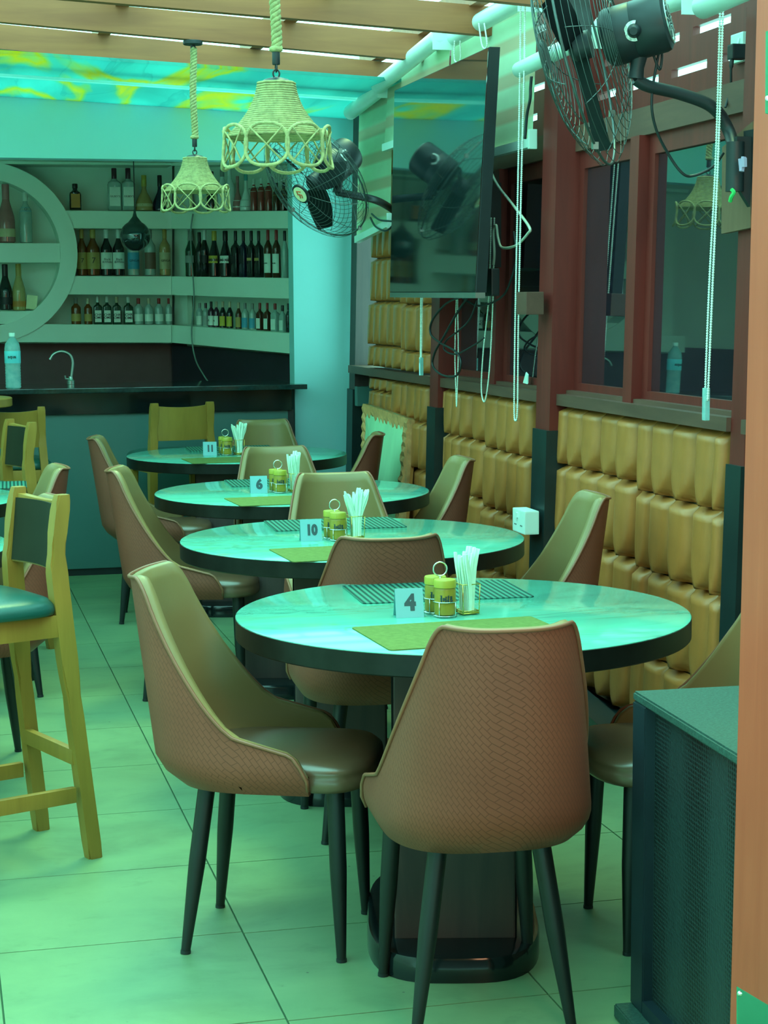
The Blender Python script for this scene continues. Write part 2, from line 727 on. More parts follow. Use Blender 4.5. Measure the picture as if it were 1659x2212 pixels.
for ya, yb_ in ((9.325, YB), (8.55, 9.265)):
    bm = BM()
    hexa(bm, [(-2.3, ya, cz(-2.3)), (2.42, ya, cz(2.42)), (2.42, yb_, cz(2.42)), (-2.3, yb_, cz(-2.3)),
              (-2.3, ya, cz(-2.3) + 0.015), (2.42, ya, cz(2.42) + 0.015), (2.42, yb_, cz(2.42) + 0.015), (-2.3, yb_, cz(-2.3) + 0.015)])
    obj('marble_panel', bm, M['ceilmarble'], cb)
bm = BM()
hexa(bm, [(-2.3, 9.27, cz(-2.3) - 0.012), (2.42, 9.27, cz(2.42) - 0.012), (2.42, 9.32, cz(2.42) - 0.012), (-2.3, 9.32, cz(-2.3) - 0.012),
          (-2.3, 9.27, cz(-2.3)), (2.42, 9.27, cz(2.42)), (2.42, 9.32, cz(2.42)), (-2.3, 9.32, cz(-2.3))])
obj('panel_joint', bm, M['trimwhite'], cb)
# pergola joists and rafters
pg = thing('pergola_roof', 'brown timber pergola roof of wide joists with bright sky gaps above the tables', 'roof', (0, 0, 0))


def joist(Y, pa, pb, h=0.116, th=0.05):
    a = PY(*pa, Y)
    b = PY(*pb, Y)
    s = (b.z - a.z) / (b.x - a.x)
    x0, x1 = -2.3, 2.30
    z0, z1 = a.z + s * (x0 - a.x), a.z + s * (x1 - a.x)
    bm = BM()
    hexa(bm, [(x0, Y, z0), (x1, Y, z1), (x1, Y + th, z1), (x0, Y + th, z0), (x0, Y, z0 + h), (x1, Y, z1 + h), (x1, Y + th, z1 + h), (x0, Y + th, z0 + h)])
    obj('joist', bm, M['beam'], pg)
    return z0, z1


JY = [9.0, 8.14, 7.33, 6.55]
jz = []
jz.append(joist(JY[0], (0, 105.5), (811, 183)))
jz.append(joist(JY[1], (0, 47), (871, 127)))
jz.append(joist(JY[2], (0, -15), (940, 66), 0.116))
z0m = sum(j[0] for j in jz) / 3
z1m = sum(j[1] for j in jz) / 3
for Y in (6.55, 5.77, 5.0, 4.22, 3.44):
    bm = BM()
    hexa(bm, [(-2.3, Y, z0m), (2.30, Y, z1m), (2.30, Y + 0.05, z1m), (-2.3, Y + 0.05, z0m), (-2.3, Y, z0m + 0.105), (2.30, Y, z1m + 0.105), (2.30, Y + 0.05, z1m + 0.105), (-2.3, Y + 0.05, z0m + 0.105)])
    obj('joist', bm, M['beam'], pg)
for x in (-1.35, -0.62, 0.12, 0.86, 1.60, 2.22):
    z = z0m + (z1m - z0m) * (x + 2.3) / 4.6 + 0.117
    obj('rafter', bx((x - 0.03, 2.9, z), (x + 0.03, 9.3, z + 0.09)), M['beam'], pg)
# solid porch ceiling over the photographer
struct(obj('ceiling_porch', bx((-2.4, -1.6, 2.75), (3.2, 1.3, 2.85)), M['beam']))

struct(obj('added_wall_left', bx((-2.45, -1.6, 0), (-2.35, 12.5, 2.72)), M['shelfback']))  # left and front walls: unseen, added to keep low sky light out
struct(obj('added_wall_front', bx((-2.45, -1.7, 0), (3.2, -1.6, 2.85)), M['splash']))
struct(obj('wall_right_porch', bx((3.1, -1.6, 0), (3.2, 2.6, 2.85)), M['sillwood']))
# ---- right wall (leans slightly)
struct(obj('wall_right', wbox(2.6, YB, 0, 1.116, -0.06, -0.14), M['padback']))
struct(obj('baseboard_right', wbox(3.2, YB, 0.0, 0.06, -0.055, 0.03), M['postlow']))
trn = [0]


def trim(bm, mat, name=None):
    trn[0] += 1
    return struct(obj(name or 'trim_%d' % (trn[0] + 2), bm, mat))


# posts: upper red-brown, lower part coloured dark to stand in for shade
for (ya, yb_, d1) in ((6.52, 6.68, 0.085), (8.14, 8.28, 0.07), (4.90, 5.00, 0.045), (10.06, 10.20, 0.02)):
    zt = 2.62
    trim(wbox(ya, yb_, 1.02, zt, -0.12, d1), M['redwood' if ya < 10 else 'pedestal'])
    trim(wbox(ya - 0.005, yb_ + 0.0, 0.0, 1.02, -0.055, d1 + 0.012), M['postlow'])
# sill rails
for (ya, yb_) in ((5.0, 6.52), (6.68, 8.14), (8.28, 10.06), (3.0, 4.90)):
    trim(wbox(ya, yb_, 1.116, 1.158, -0.06, 0.06), M['sillwood'])
# transom beams
for (ya, yb_) in ((5.0, 6.52), (6.68, 8.14), (3.0, 4.90)):
    trim(wbox(ya, yb_, 2.06, 2.155, -0.12, 0.012), M['sillwood'])
trim(wbox(8.28, 10.06, 2.40, 2.5, -0.12, 0.02), M['redwood'])
trim(wbox(8.28, YB, 2.5, 2.78, -0.12, -0.06), M['redwood'])  # cap added to cut the sky light reaching the column
trim(wbox(3.0, 8.28, 2.62, 2.76, -0.12, -0.06), M['redwood'])  # cap over the vent boards, added to block low side light


def window(name, ya, yb_, panes):
    w = sthing(name)
    for (a, b) in panes:
        obj('pane', wbox(a + 0.03, b - 0.03, 1.18, 2.05, -0.030, -0.022), M['glass'], w)
        obj('stile', wbox(a, a + 0.055, 1.158, 2.06, -0.05, -0.008), M['redwood'], w)
        obj('stile', wbox(b - 0.05, b, 1.158, 2.06, -0.05, -0.008), M['redwood'], w)
        obj('bottom_rail', wbox(a + 0.055, b - 0.05, 1.158, 1.20, -0.05, -0.008), M['redwood'], w)
        obj('top_rail', wbox(a + 0.055, b - 0.05, 1.995, 2.06, -0.05, -0.008), M['redwood'], w)
    for (a, b), (c, d) in zip(panes, panes[1:]):
        obj('mullion', wbox(b, c, 1.158, 2.06, -0.06, 0.030), M['redwood'], w)
    # glazing ledge strips catching the light
    obj('sill_strip', wbox(ya, yb_, 1.158, 1.172, -0.06, 0.022), M['sillwood'], w)
    # slotted vent board over the transom
    vb = obj('vent_board', BM_slots(ya, yb_, 2.155, 2.62), M['redwood'], w)
    return w


def BM_slots(ya, yb_, z0, z1):
    bm = BM()
    n = 4
    rowh = (z1 - z0) / n
    for k in range(n):
        zs = z0 + k * rowh
        wbox(ya, yb_, zs, zs + rowh - 0.028, -0.085, -0.06, bm)
        y = ya - (0.17 if k % 2 else 0)
        while y < yb_:
            a, b = max(y, ya), min(y + 0.11, yb_)
            if b > a:
                wbox(a, b, zs + rowh - 0.028, zs + rowh, -0.085, -0.06, bm)
            y += 0.40
    return bm


window('window_1', 5.0, 6.52, [(5.0, 5.84), (5.92, 6.52)])
window('window_2', 6.68, 8.14, [(6.68, 7.40), (7.47, 8.14)])
window('window_3', 3.0, 4.90, [(3.0, 3.95), (4.02, 4.90)])


# ---- padded leather panels
def pad_mesh():
    """one channel of buttoned leather: a flat-faced tongue with a rounded foot and tucked corners"""
    bm = BM()
    nx, nz = 14, 18
    g = {}
    for i in range(nx + 1):
        u = math.sin((i / nx * 2 - 1) * PI / 2)
        for j in range(nz + 1):
            v = j / nz
            v = v * v * (1.6 - 0.6 * v)
            w = 1.0 if v > 0.42 else max(0.02, (1 - ((0.42 - v) / 0.42) ** 2.4)) ** 0.55
            a = abs(u) / w
            h = 0.048 * (1 - a ** 3.4) ** 0.55 if a < 1 else 0.0
            if v < 0.45:
                h = max(h, 0.010 * (1 - abs(u) ** 4))
            h *= min(1, (1 - v) / 0.045) ** 0.5 * (1.0 - 0.22 * v)
            h *= min(1, v / 0.02 + 0.15)
            g[i, j] = bm.verts.new((-h, u * 0.5, v))
    for i in range(nx):
        for j in range(nz):
            bm.faces.new((g[i, j], g[i + 1, j], g[i + 1, j + 1], g[i, j + 1]))
    return bm


_p = obj('pad', pad_mesh(), M['pad'], None, 'all')
PADME = _p.data
bpy.data.objects.remove(_p)


def padded(name, label, spec, group=None):
    root = thing(name, label, 'wall panel', (0, 0, 0), 0, group)
    ys = [c[0] for c in spec] + [c[1] for c in spec]
    zs = [c[2] for c in spec] + [c[3] for c in spec]
    obj('backing', wbox(min(ys), max(ys), min(zs), max(zs), -0.055, 0.004), M['padback'], root)
    for (a, b, z0, z1) in spec:
        o = inst('pad', PADME, root, WP((a + b) / 2, z0, 0.004))
        o.scale = (0.9 + random.random() * 0.35, b - a, z1 - z0)
    return root


def cols(xs, y, d=0.03):
    return [PW(x, y, d).y for x in xs]


spec = []
cl = cols((1208, 1227, 1258, 1296, 1335, 1378), 1000)
cr = cols((1378, 1407, 1452, 1504, 1553, 1577), 1000)
rl = (1.113, 0.893, 0.628, 0.345, 0.10)
rr = (1.113, 0.868, 0.610, 0.322, 0.08)
for c, r in ((cl, rl), (cr, rr)):
    for a, b in zip(c, c[1:]):
        for z1, z0 in zip(r, r[1:]):
            spec.append((b, a, z0, z1 - 0.004))
padded('padded_wall_panel', 'tan leather tufted wall panel under the right-hand window, nearest the camera', spec)
spec = []
cl = cols((951, 964, 982, 998, 1019, 1047), 950)
cr = cols((1047, 1073, 1098, 1123, 1146), 950)
rl = (1.113, 0.905, 0.655, 0.40, 0.10)
rr = (1.113, 0.885, 0.630, 0.37, 0.08)
for c, r in ((cl, rl), (cr, rr)):
    for a, b in zip(c, c[1:]):
        for z1, z0 in zip(r, r[1:]):
            spec.append((b, a, z0, z1 - 0.004))
padded('padded_wall_panel', 'tan leather tufted wall panel below the television between two shaded posts', spec)
spec = []
cf = cols((802, 813.6, 825, 838.4, 853, 871, 881.5, 901, 917, 930), 700)
for i, (a, b) in enumerate(zip(cf, cf[1:])):
    r = (2.38, 2.18, 1.965, 1.745, 1.515, 1.285, 1.17) if i < 5 else (2.38, 2.17, 1.955, 1.735, 1.50, 1.268, 1.165)
    for z1, z0 in zip(r, r[1:]):
        spec.append((b, a, z0, z1 - 0.004))
padded('padded_wall_panel', 'tall tan tufted wall panel above the rail in the far corner', spec)
spec = []
for i, (a, b) in enumerate(zip(cf, cf[1:])):
    r = (1.113, 1.045, 0.90, 0.72, 0.45, 0.1) if i < 4 else (1.113, 0.93, 0.70, 0.42, 0.1)
    for z1, z0 in zip(r, r[1:]):
        spec.append((b, a, z0, z1 - 0.004))
padded('padded_wall_panel', 'low tan tufted wall panel under the far corner rail behind the leaning board', spec)

# dark ledge board lying along the wall foot
a, b = PZ(1225, 1452, 0.1), PZ(1372, 1578, 0.1)
bm = BM()
dr = (a - b).normalized()
nr = V((-dr.y, dr.x, 0))
nr = nr if nr.x < 0 else -nr
o1 = a + dr * 0.5
o2 = b - dr * 0.9
hexa(bm, [o1 + nr * 0.10 + V((0, 0, -0.095)), o2 + nr * 0.10 + V((0, 0, -0.095)), o2 + V((0, 0, -0.095)), o1 + V((0, 0, -0.095)),
          o1 + nr * 0.10, o2 + nr * 0.10, o2, o1])
tag(obj('ledge_board', bm, M['postlow']), 'dark green ledge board on the floor along the tufted wall', 'ledge')

# orange post at the right edge, with two green plates
op = thing('orange_post', 'thick orange-brown timber post at the right edge of the picture', 'post', (0, 0, 0))
q0 = PY(1632, 0, 2.85)
q1 = PY(1574, 2212, 2.85)
sx = (q0.x - q1.x) / (q0.z - q1.z)


def px_(z, off=0.0):
    return q1.x + sx * (z - q1.z) + off


bm = BM()
hexa(bm, [(px_(0), 2.62, 0), (px_(0) + 0.3, 2.62, 0), (px_(0) + 0.3, 2.85, 0), (px_(0), 2.85, 0), (px_(2.75), 2.62, 2.75), (px_(2.75) + 0.3, 2.62, 2.75), (px_(2.75) + 0.3, 2.85, 2.75), (px_(2.75), 2.85, 2.75)])
bmesh.ops.bevel(bm, geom=list(bm.edges), offset=0.006, segments=2, affect='EDGES')
obj('timber', bm, M['orange'], op)
bm = BM()
hexa(bm, [(px_(0) + 0.016, 2.612, 0), (px_(0) + 0.3, 2.612, 0), (px_(0) + 0.3, 2.622, 0), (px_(0) + 0.016, 2.622, 0), (px_(2.75) + 0.016, 2.612, 2.75), (px_(2.75) + 0.3, 2.612, 2.75), (px_(2.75) + 0.3, 2.622, 2.75), (px_(2.75) + 0.016, 2.622, 2.75)])
obj('face_board', bm, M['orange'], op)


def plate(name, pts, lab, th=0.006):
    q = [PY(x, y, 2.609) for x, y in pts]
    p = thing(name, lab, 'sign plate', q[0])
    obj('plate', prism(BM(), [v - q[0] for v in q], (0, -th, 0)), M['greenplate'], p)
    return p, q[0]


p, q = plate('green_plate', [(1591, 2130), (1700, 2195), (1700, 2320), (1591, 2320)], 'green plastic plate screwed to the foot of the orange post')
s = obj('screw', lathe(BM(), [(0.0, 0), (0.0045, 0), (0.003, 0.003), (0, 0.0035)], 12), M['chrome'], p, True, PY(1598, 2146, 2.603) - q)
s.rotation_euler = (PI / 2, 0, 0)
p, q = plate('green_plate', [(1654, 68), (1700, 68), (1700, 262), (1653, 245)], 'green plate high on the orange post at the right edge')
s = obj('screw', lathe(BM(), [(0.0, 0), (0.004, 0), (0.003, 0.003), (0, 0.0035)], 12), M['white'], p, True, PY(1658, 212, 2.603) - q)
s.rotation_euler = (PI / 2, 0, 0)

# ================================================================== CHAIRS
def superell(a, n):
    s, c = math.sin(a), math.cos(a)
    return (math.copysign(abs(s) ** (2 / n), s), math.copysign(abs(c) ** (2 / n), c))


def shell_pt(t, z, inset=0.0):
    """t in [-1,1] round the U (0 = middle of the back); z height above floor; inset towards the sitter"""
    hw, arm, yb_, yc = 0.228 - inset, 0.125, 0.235 - inset, -0.03
    L1 = 0.155 / (0.155 + 0.50)
    at_ = abs(t)
    k = 1 - L1
    if at_ <= k:
        ang = (t / k) * PI / 2
        sx_, cx_ = superell(ang, 2.9)
        x, y = hw * sx_, yc - yb_ * cx_
    else:
        x = math.copysign(hw, t)
        y = yc + 0.155 * (at_ - k) / (1 - k)
    h = max(0, z - 0.43)
    f = h / 0.45
    x *= 1 - 0.20 * f
    bk = max(0.0, min(1.0, (yc - y) / yb_)) if y < yc else 0
    y -= (0.065 * f) * (0.25 + 0.75 * bk) if y < yc else 0.03 * f
    b = max(0, 0.47 - z) / 0.07
    x *= 1 - 0.10 * b * b
    y = y + (0.05 * b * b if y < yc else 0)
    return V((x, y, z))


def top_h(t):
    a = abs(t)
    if a < 0.30:
        return 0.872 + 0.006 * (a / 0.30) ** 2
    if a < 0.40:
        k = (a - 0.30) / 0.10
        return 0.878 - 0.045 * k * k
    if a < 0.76:
        k = (a - 0.40) / 0.36
        return 0.833 + (0.525 - 0.833) * (k ** 0.92)
    if a < 0.93:
        k = (a - 0.76) / 0.17
        return 0.525 - 0.03 * k
    k = (a - 0.93) / 0.07
    return 0.495 - 0.06 * k * k


def make_chair(label):
    root = thing('dining_chair', label, 'chair', (0, 0, 0), 0, 'tan leather dining chairs')
    NT_, NZ = 60, 14
    for nm, inset, mat, zb in (('back_shell', 0.0, M['woven'], 0.395), ('inner_lining', 0.026, M['lining'], 0.44)):
        bm = BM()
        uv = bm.loops.layers.uv.new('UVMap')
        g = {}
        for i in range(NT_ + 1):
            t = -1 + 2 * i / NT_
            ht = top_h(t)
            for j in range(NZ + 1):
                z = zb + (ht - zb) * j / NZ
                g[i, j] = bm.verts.new(shell_pt(t, z, inset))
        cc = {}
        for i in range(NT_):
            for j in range(NZ):
                f = bm.faces.new((g[i, j], g[i + 1, j], g[i + 1, j + 1], g[i, j + 1]))
                for lp, (a, b) in zip(f.loops, ((i, j), (i + 1, j), (i + 1, j + 1), (i, j + 1))):
                    tt = -1 + 2 * a / NT_
                    z = g[a, b].co.z
                    lp[uv].uv = (tt * 0.66 * (1 - 0.25 * max(0, z - 0.43) / 0.45), z)
        if inset == 0:
            # rim joining outer to inner
            rim = [bm.verts.new(shell_pt(-1 + 2 * i / NT_, top_h(-1 + 2 * i / NT_) - 0.002, 0.022)) for i in range(NT_ + 1)]
            # arm ends
            for i, ti in ((0, -1), (NT_, 1)):
                prev = None
                for j in range(NZ + 1):
                    z = g[i, j].co.z
                    v = rim[i] if j == NZ else bm.verts.new(shell_pt(ti, z, 0.024))
                    if prev:
                        bm.faces.new((g[i, j - 1], g[i, j], v, prev))
                    prev = v
            # floor of the shell
            bot = [g[i, 0] for i in range(NT_ + 1)]
            bm.faces.new(bot)
        if inset:
            rim = [bm.verts.new(shell_pt(-1 + 2 * i / NT_, top_h(-1 + 2 * i / NT_) - 0.003, 0.001)) for i in range(NT_ + 1)]
            mid = [bm.verts.new(shell_pt(-1 + 2 * i / NT_, top_h(-1 + 2 * i / NT_) + 0.004, 0.012)) for i in range(NT_ + 1)]
            for i in range(NT_):
                bm.faces.new((g[i, NZ], g[i + 1, NZ], mid[i + 1], mid[i]))
                bm.faces.new((mid[i], mid[i + 1], rim[i + 1], rim[i]))
        obj(nm, bm, mat, root, 'all' if inset else True)
    path = [shell_pt(-1, 0.41, -0.002)] + [shell_pt(-1 + 2 * i / 90, top_h(-1 + 2 * i / 90), -0.002) for i in range(91)] + [shell_pt(1, 0.41, -0.002)]
    obj('piping', tube(BM(), path, 0.0045, 6), M['piping'], root, 'all')
    # seat cushion
    bm = BM()
    rings = []
    prof = [(0.90, 0.396), (0.97, 0.399), (1.0, 0.408), (1.0, 0.428), (0.988, 0.435), (0.996, 0.440), (0.985, 0.452), (0.93, 0.463), (0.78, 0.471), (0.5, 0.476), (0.2, 0.478)]
    n = 40
    for sc_, z in prof:
        ring = []
        for k in range(n):
            a = 2 * PI * k / n
            s_, c_ = superell(a, 3.0)
            x, y = 0.190 * s_, 0.028 + 0.228 * c_
            if y > 0.1:
                x *= 1 + 0.16 * min(1, (y - 0.1) / 0.1)
            ring.append(bm.verts.new((x * sc_, 0.028 + (y - 0.028) * sc_, z)))
        rings.append(ring)
    for a, b in zip(rings, rings[1:]):
        for k in range(n):
            bm.faces.new((a[k], a[(k + 1) % n], b[(k + 1) % n], b[k]))
    bm.faces.new(rings[0][::-1])
    bm.faces.new(rings[-1])
    obj('seat', bm, M['seat'], root, 'all')
    for (tx, ty, bx_, by) in ((0.108, -0.135, 0.165, -0.18), (-0.108, -0.135, -0.165, -0.18), (0.145, 0.175, 0.168, 0.190), (-0.145, 0.175, -0.168, 0.190)):
        p0, p1 = V((tx, ty, 0.396)), V((bx_, by, 0.003))
        pts = [p0.lerp(p1, k) for k in (0, 0.45, 0.5, 0.97, 1)]
        lg = obj('leg', tube(BM(), pts, [0.0205, 0.0200, 0.0195, 0.0115, 0.011], 16), M['blackleg'], root, True)
        obj('foot_cap', tube(BM(), [p1 + (p0 - p1) * 0.012, V((bx_, by, 0))], [0.0125, 0.0125], 12), M['black'], lg, True)
    return root


def rz_for(dx, dy):
    return math.atan2(-dx, dy)


CH = [
    ((1.095, 3.63), (0.07, 1), 'tan woven-back chair in the foreground turned away at table number 4'),
    ((0.76, 4.17), (0.92, -0.39), 'tan chair turned sideways at the left of the nearest table, number 4'),
    ((1.722, 3.965), (-1, 0.08), 'tan chair half hidden behind the black speaker at the nearest table'),
    ((1.20, 5.02), (0.05, 1), 'tan woven-back chair between tables number 4 and number 10'),
    ((1.43, 6.29), (-0.03, -1), 'smooth-backed tan chair beyond the second table, number 10'),
    ((1.80, 5.60), (-1, 0.1), 'tan chair at the right of the second table, number 10, beside the tufted wall'),
    ((0.965, 6.96), (0.97, -0.22), 'tan chair at the left of the third table, number 6, seen from its side'),
    ((1.46, 7.60), (0.0, -1), 'smooth-backed tan chair beyond the third table, number 6'),
    ((1.79, 7.08), (-1, 0.08), 'tan chair at the right of the third table, number 6, before the tufted wall'),
    ((1.04, 8.70), (0.97, -0.15), 'tan chair at the left of the farthest table, number 11, nearest the bar front'),
    ((1.745, 9.50), (0.0, -1), 'tan chair beyond the farthest table, number 11, in front of the bar'),
    ((1.80, 8.62), (-0.95, 0.3), 'tan chair at the right of the farthest table, number 11, before the leaning board'),
    ((0.18, 7.18), (-1, -0.05), 'tan ribbed-back chair at the left edge seen behind the near bar stool'),
    ((0.085, 5.98), (-1, -0.12), 'tan chair at the left edge mostly hidden by the near bar stool'),
]
c0 = make_chair(CH[0][2])
c0.location = (CH[0][0][0], CH[0][0][1], 0)
c0.rotation_euler = (0, 0, rz_for(*CH[0][1]))
for (p, d, lab) in CH[1:]:
    dup(c0, (p[0], p[1], 0), rz_for(*d), lab)

# ================================================================== TABLES
TAB = {4: (1.2433, 4.2268), 10: (1.304, 5.6892), 6: (1.4037, 7.2054), 11: (1.49, 9.0957), 'a': (-0.325, 5.9), 'b': (-0.22, 7.38)}
RT = 0.555
TN = {4: 'the nearest table', 10: 'the second table from the camera', 6: 'the third table from the camera', 11: 'the farthest table by the bar'}


def make_table(label):
    root = thing('round_table', label, 'table', (0, 0, 0), 0, 'round marble-top tables')
    obj('tabletop', lathe(BM(), [(0, 0.735), (RT - 0.006, 0.735), (RT - 0.001, 0.737), (RT - 0.001, 0.7485), (RT - 0.004, 0.75), (0, 0.75)], 96), M['top'], root, True)
    obj('edge_band', lathe(BM(), [(RT - 0.03, 0.697), (RT - 0.003, 0.697), (RT, 0.700), (RT, 0.7465), (RT - 0.002, 0.7475), (RT - 0.03, 0.735)], 96, cap=False), M['rim'], root, True)
    obj('apron', lathe(BM(), [(0, 0.70), (RT - 0.02, 0.70), (RT - 0.02, 0.735), (0, 0.735)], 48), M['rim'], root, True)
    rot = Matrix.Rotation(math.radians(-14), 3, 'Z')
    off = V((-0.072, -0.15, 0))
    obj('pedestal', BM_mv(BM_tf(bx((-0.138, -0.215, 0.055), (0.138, 0.235, 0.70), 0.004), rot), off), M['pedestal'], root)
    for sg in (-1, 1):
        a_, b_ = sorted((sg * 0.1385, sg * 0.142))
        obj('side_cheek', BM_mv(BM_tf(bx((a_, -0.211, 0.055), (b_, 0.231, 0.70)), rot), off), M['cheek'], root)
    bm = BM()
    n = 48
    rings = []
    for sc_, z in ((1.0, 0.0), (1.0, 0.045), (0.985, 0.055), (0.93, 0.058)):
        rings.append([])
        for k in range(n):
            s_, c_ = superell(2 * PI * k / n, 3.2)
            rings[-1].append(bm.verts.new(rot @ V((0.203 * s_ * sc_, 0.345 * c_ * sc_, z)) + off))
    for a, b2 in zip(rings, rings[1:]):
        for k in range(n):
            bm.faces.new((a[k], a[(k + 1) % n], b2[(k + 1) % n], b2[k]))
    bm.faces.new(rings[0][::-1])
    bm.faces.new(rings[-1])
    obj('base_plate', bm, M['blackgloss'], root, True)
    return root


TL = {4: 'round marble-top table nearest the camera carrying number 4', 10: 'second round marble-top table from the camera, carrying number 10', 6: 'third round marble-top table from the camera, carrying number 6',
      11: 'round marble-top table carrying number 11 nearest the bar', 'a': 'marble-top table cut by the left edge behind the near bar stool back', 'b': 'marble-top table with a striped mat cut by the left edge'}
tr = None
for k, lab in TL.items():
    if tr is None:
        tr = make_table(lab)
        tr.location = (*TAB[k], 0)
    else:
        dup(tr, (*TAB[k], 0), 0, lab)

ZT = 0.7502
# mats
def mat_mesh():
    bm = BM()
    n = 6
    pts = []
    w, h, r = 0.225, 0.15, 0.012
    for cx, cy, a0 in ((w - r, h - r, 0), (-w + r, h - r, PI / 2), (-w + r, -h + r, PI), (w - r, -h + r, 1.5 * PI)):
        for k in range(n + 1):
            a = a0 + PI / 2 * k / n
            pts.append((cx + r * math.cos(a), cy + r * math.sin(a), 0))
    return prism(bm, pts, (0, 0, 0.0025))


mm = obj('placemat', mat_mesh(), M['stripedmat'])
gm = obj('placemat', mat_mesh(), M['greenmat'])
fs = fg = True
for k in (4, 10, 6, 11):
    x, y = TAB[k]
    o = mm if fs else mm.copy()
    if not fs:
        COL.objects.link(o)
    fs = False
    o.location = (x + 0.022, y + (0.315 if k == 4 else 0.37), ZT)
    o.rotation_euler = (0, 0, -0.04)
    tag(o, 'dark green striped placemat on the far side of %s' % TN[k], 'placemat', 'placemats')
    o = gm if fg else gm.copy()
    if not fg:
        COL.objects.link(o)
    fg = False
    o.location = (x - 0.08, y - (0.285 if k == 4 else 0.345), ZT)
    o.rotation_euler = (0, 0, 0.06)
    tag(o, 'yellow-green woven placemat on the near side of %s' % TN[k], 'placemat', 'placemats')
o = mm.copy()
COL.objects.link(o)
q = PZ(-60, 1050, ZT)
o.location = (q.x, q.y, ZT)
tag(o, 'dark green striped placemat on the table at the left edge', 'placemat', 'placemats')


# number signs
def make_sign(k, loc, lab):
    root = thing('table_number', lab, 'table sign', loc, -0.10, 'table number tents')
    w, h, dp, th = 0.068, 0.068, 0.024, 0.0022
    bm = BM()
    for sgn in (-1, 1):
        hexa(bm, [(-w / 2, sgn * dp, 0), (w / 2, sgn * dp, 0), (w / 2, sgn * (dp - th), 0), (-w / 2, sgn * (dp - th), 0),
                  (-w / 2, sgn * 0.0015, h), (w / 2, sgn * 0.0015, h), (w / 2, sgn * 0.0004 - 0.0, h), (-w / 2, sgn * 0.0004, h)])
    cd = obj('card', bm, M['card'], root)
    tilt = math.atan2(h, dp)
    f = 0.5
    text('number', str(k), 0.052 if k < 10 else 0.045, M['ink'], cd, (0.002, -dp * (1 - f) - 0.0010, h * f), (tilt, 0, 0), 0.0030, 0.95 if k < 10 else 0.8)
    return root


for k in (4, 10, 6, 11):
    x, y = TAB[k]
    make_sign(k, (x - 0.143, y - 0.028, ZT), 'small pale tent card reading %d standing on %s' % (k, TN[k]))


# caddies, jars, napkin holders
def make_caddy(lab, loc):
    root = thing('condiment_caddy', lab, 'caddy', loc, 0, 'wire condiment caddies')
    bm = BM()
    for cx, cy in ((0, -0.028), (-0.008, 0.030)):
        for z in (0.004, 0.038):
            tube(bm, [(cx + 0.0285 * math.cos(a * PI / 12), cy + 0.0285 * math.sin(a * PI / 12), z) for a in range(24)], 0.0012, 5, True)
        for a in range(4):
            an = a * PI / 2 + PI / 4
            tube(bm, [(cx + 0.0285 * math.cos(an), cy + 0.0285 * math.sin(an), 0.001), (cx + 0.0285 * math.cos(an), cy + 0.0285 * math.sin(an), 0.038)], 0.0012, 5)
        tube(bm, [(cx - 0.0285, cy, 0.004), (cx + 0.0285, cy, 0.004)], 0.0012, 5)
    obj('wire_frame', bm, M['chrome'], root, 'all')
    bm = BM()
    tube(bm, [(-0.004, 0.001, 0.002), (-0.004, 0.001, 0.095)], 0.0016, 6)
    tube(bm, [(-0.004 + 0.017 * math.sin(2 * PI * k / 28), 0.001, 0.112 - 0.017 * math.cos(2 * PI * k / 28)) for k in range(28)], 0.0018, 6, True)
    obj('ring_handle', bm, M['chrome'], root, 'all')
    return root


def make_jar(lab, loc):
    root = thing('spice_jar', lab, 'jar', loc, 0, 'spice jars')
    obj('body', lathe(BM(), [(0.022, 0.0), (0.0255, 0.002), (0.026, 0.006), (0.026, 0.060), (0.024, 0.066), (0.0225, 0.068)], 28), M['jar'], root, True)
    obj('lid', lathe(BM(), [(0.0255, 0.066), (0.027, 0.067), (0.027, 0.083), (0.0255, 0.0855), (0, 0.086)], 28), M['jarlid'], root, True)
    for i, (w_, a) in enumerate((('salt', 20), ('vinegar', 3), ('sugar', -10), ('tea', -22), ('pepper', -34))):
        an = math.radians(a)
        text('print', w_, 0.0068 if i else 0.0115, M['ink'], root, (0.0264 * math.sin(an), -0.0264 * math.cos(an), 0.040), (PI / 2, PI / 2, an), 0.0004)
    return root


def make_holder(lab, loc):
    root = thing('napkin_holder', lab, 'napkin holder', loc, 0.15, 'gold-framed napkin holders')
    bm = BM()
    w = 0.021
    w1 = 0.023
    for sx_, sy_ in ((1, 1), (1, -1), (-1, -1), (-1, 1)):
        tube(bm, [(w * sx_, w * sy_, 0.002), (w1 * sx_, w1 * sy_, 0.075)], 0.0013, 6)
    for ww, z in ((w, 0.004), (w, 0.010), (w1, 0.075)):
        tube(bm, [(ww, ww, z), (-ww, ww, z), (-ww, -ww, z), (ww, -ww, z)], 0.0013, 6, True)
    obj('gold_frame', bm, M['gold'], root, 'all')
    bm = BM()
    box(bm, (0, 0, 0.006), (0.040, 0.040, 0.003))
    obj('base', bm, M['gold'], root)
    return root


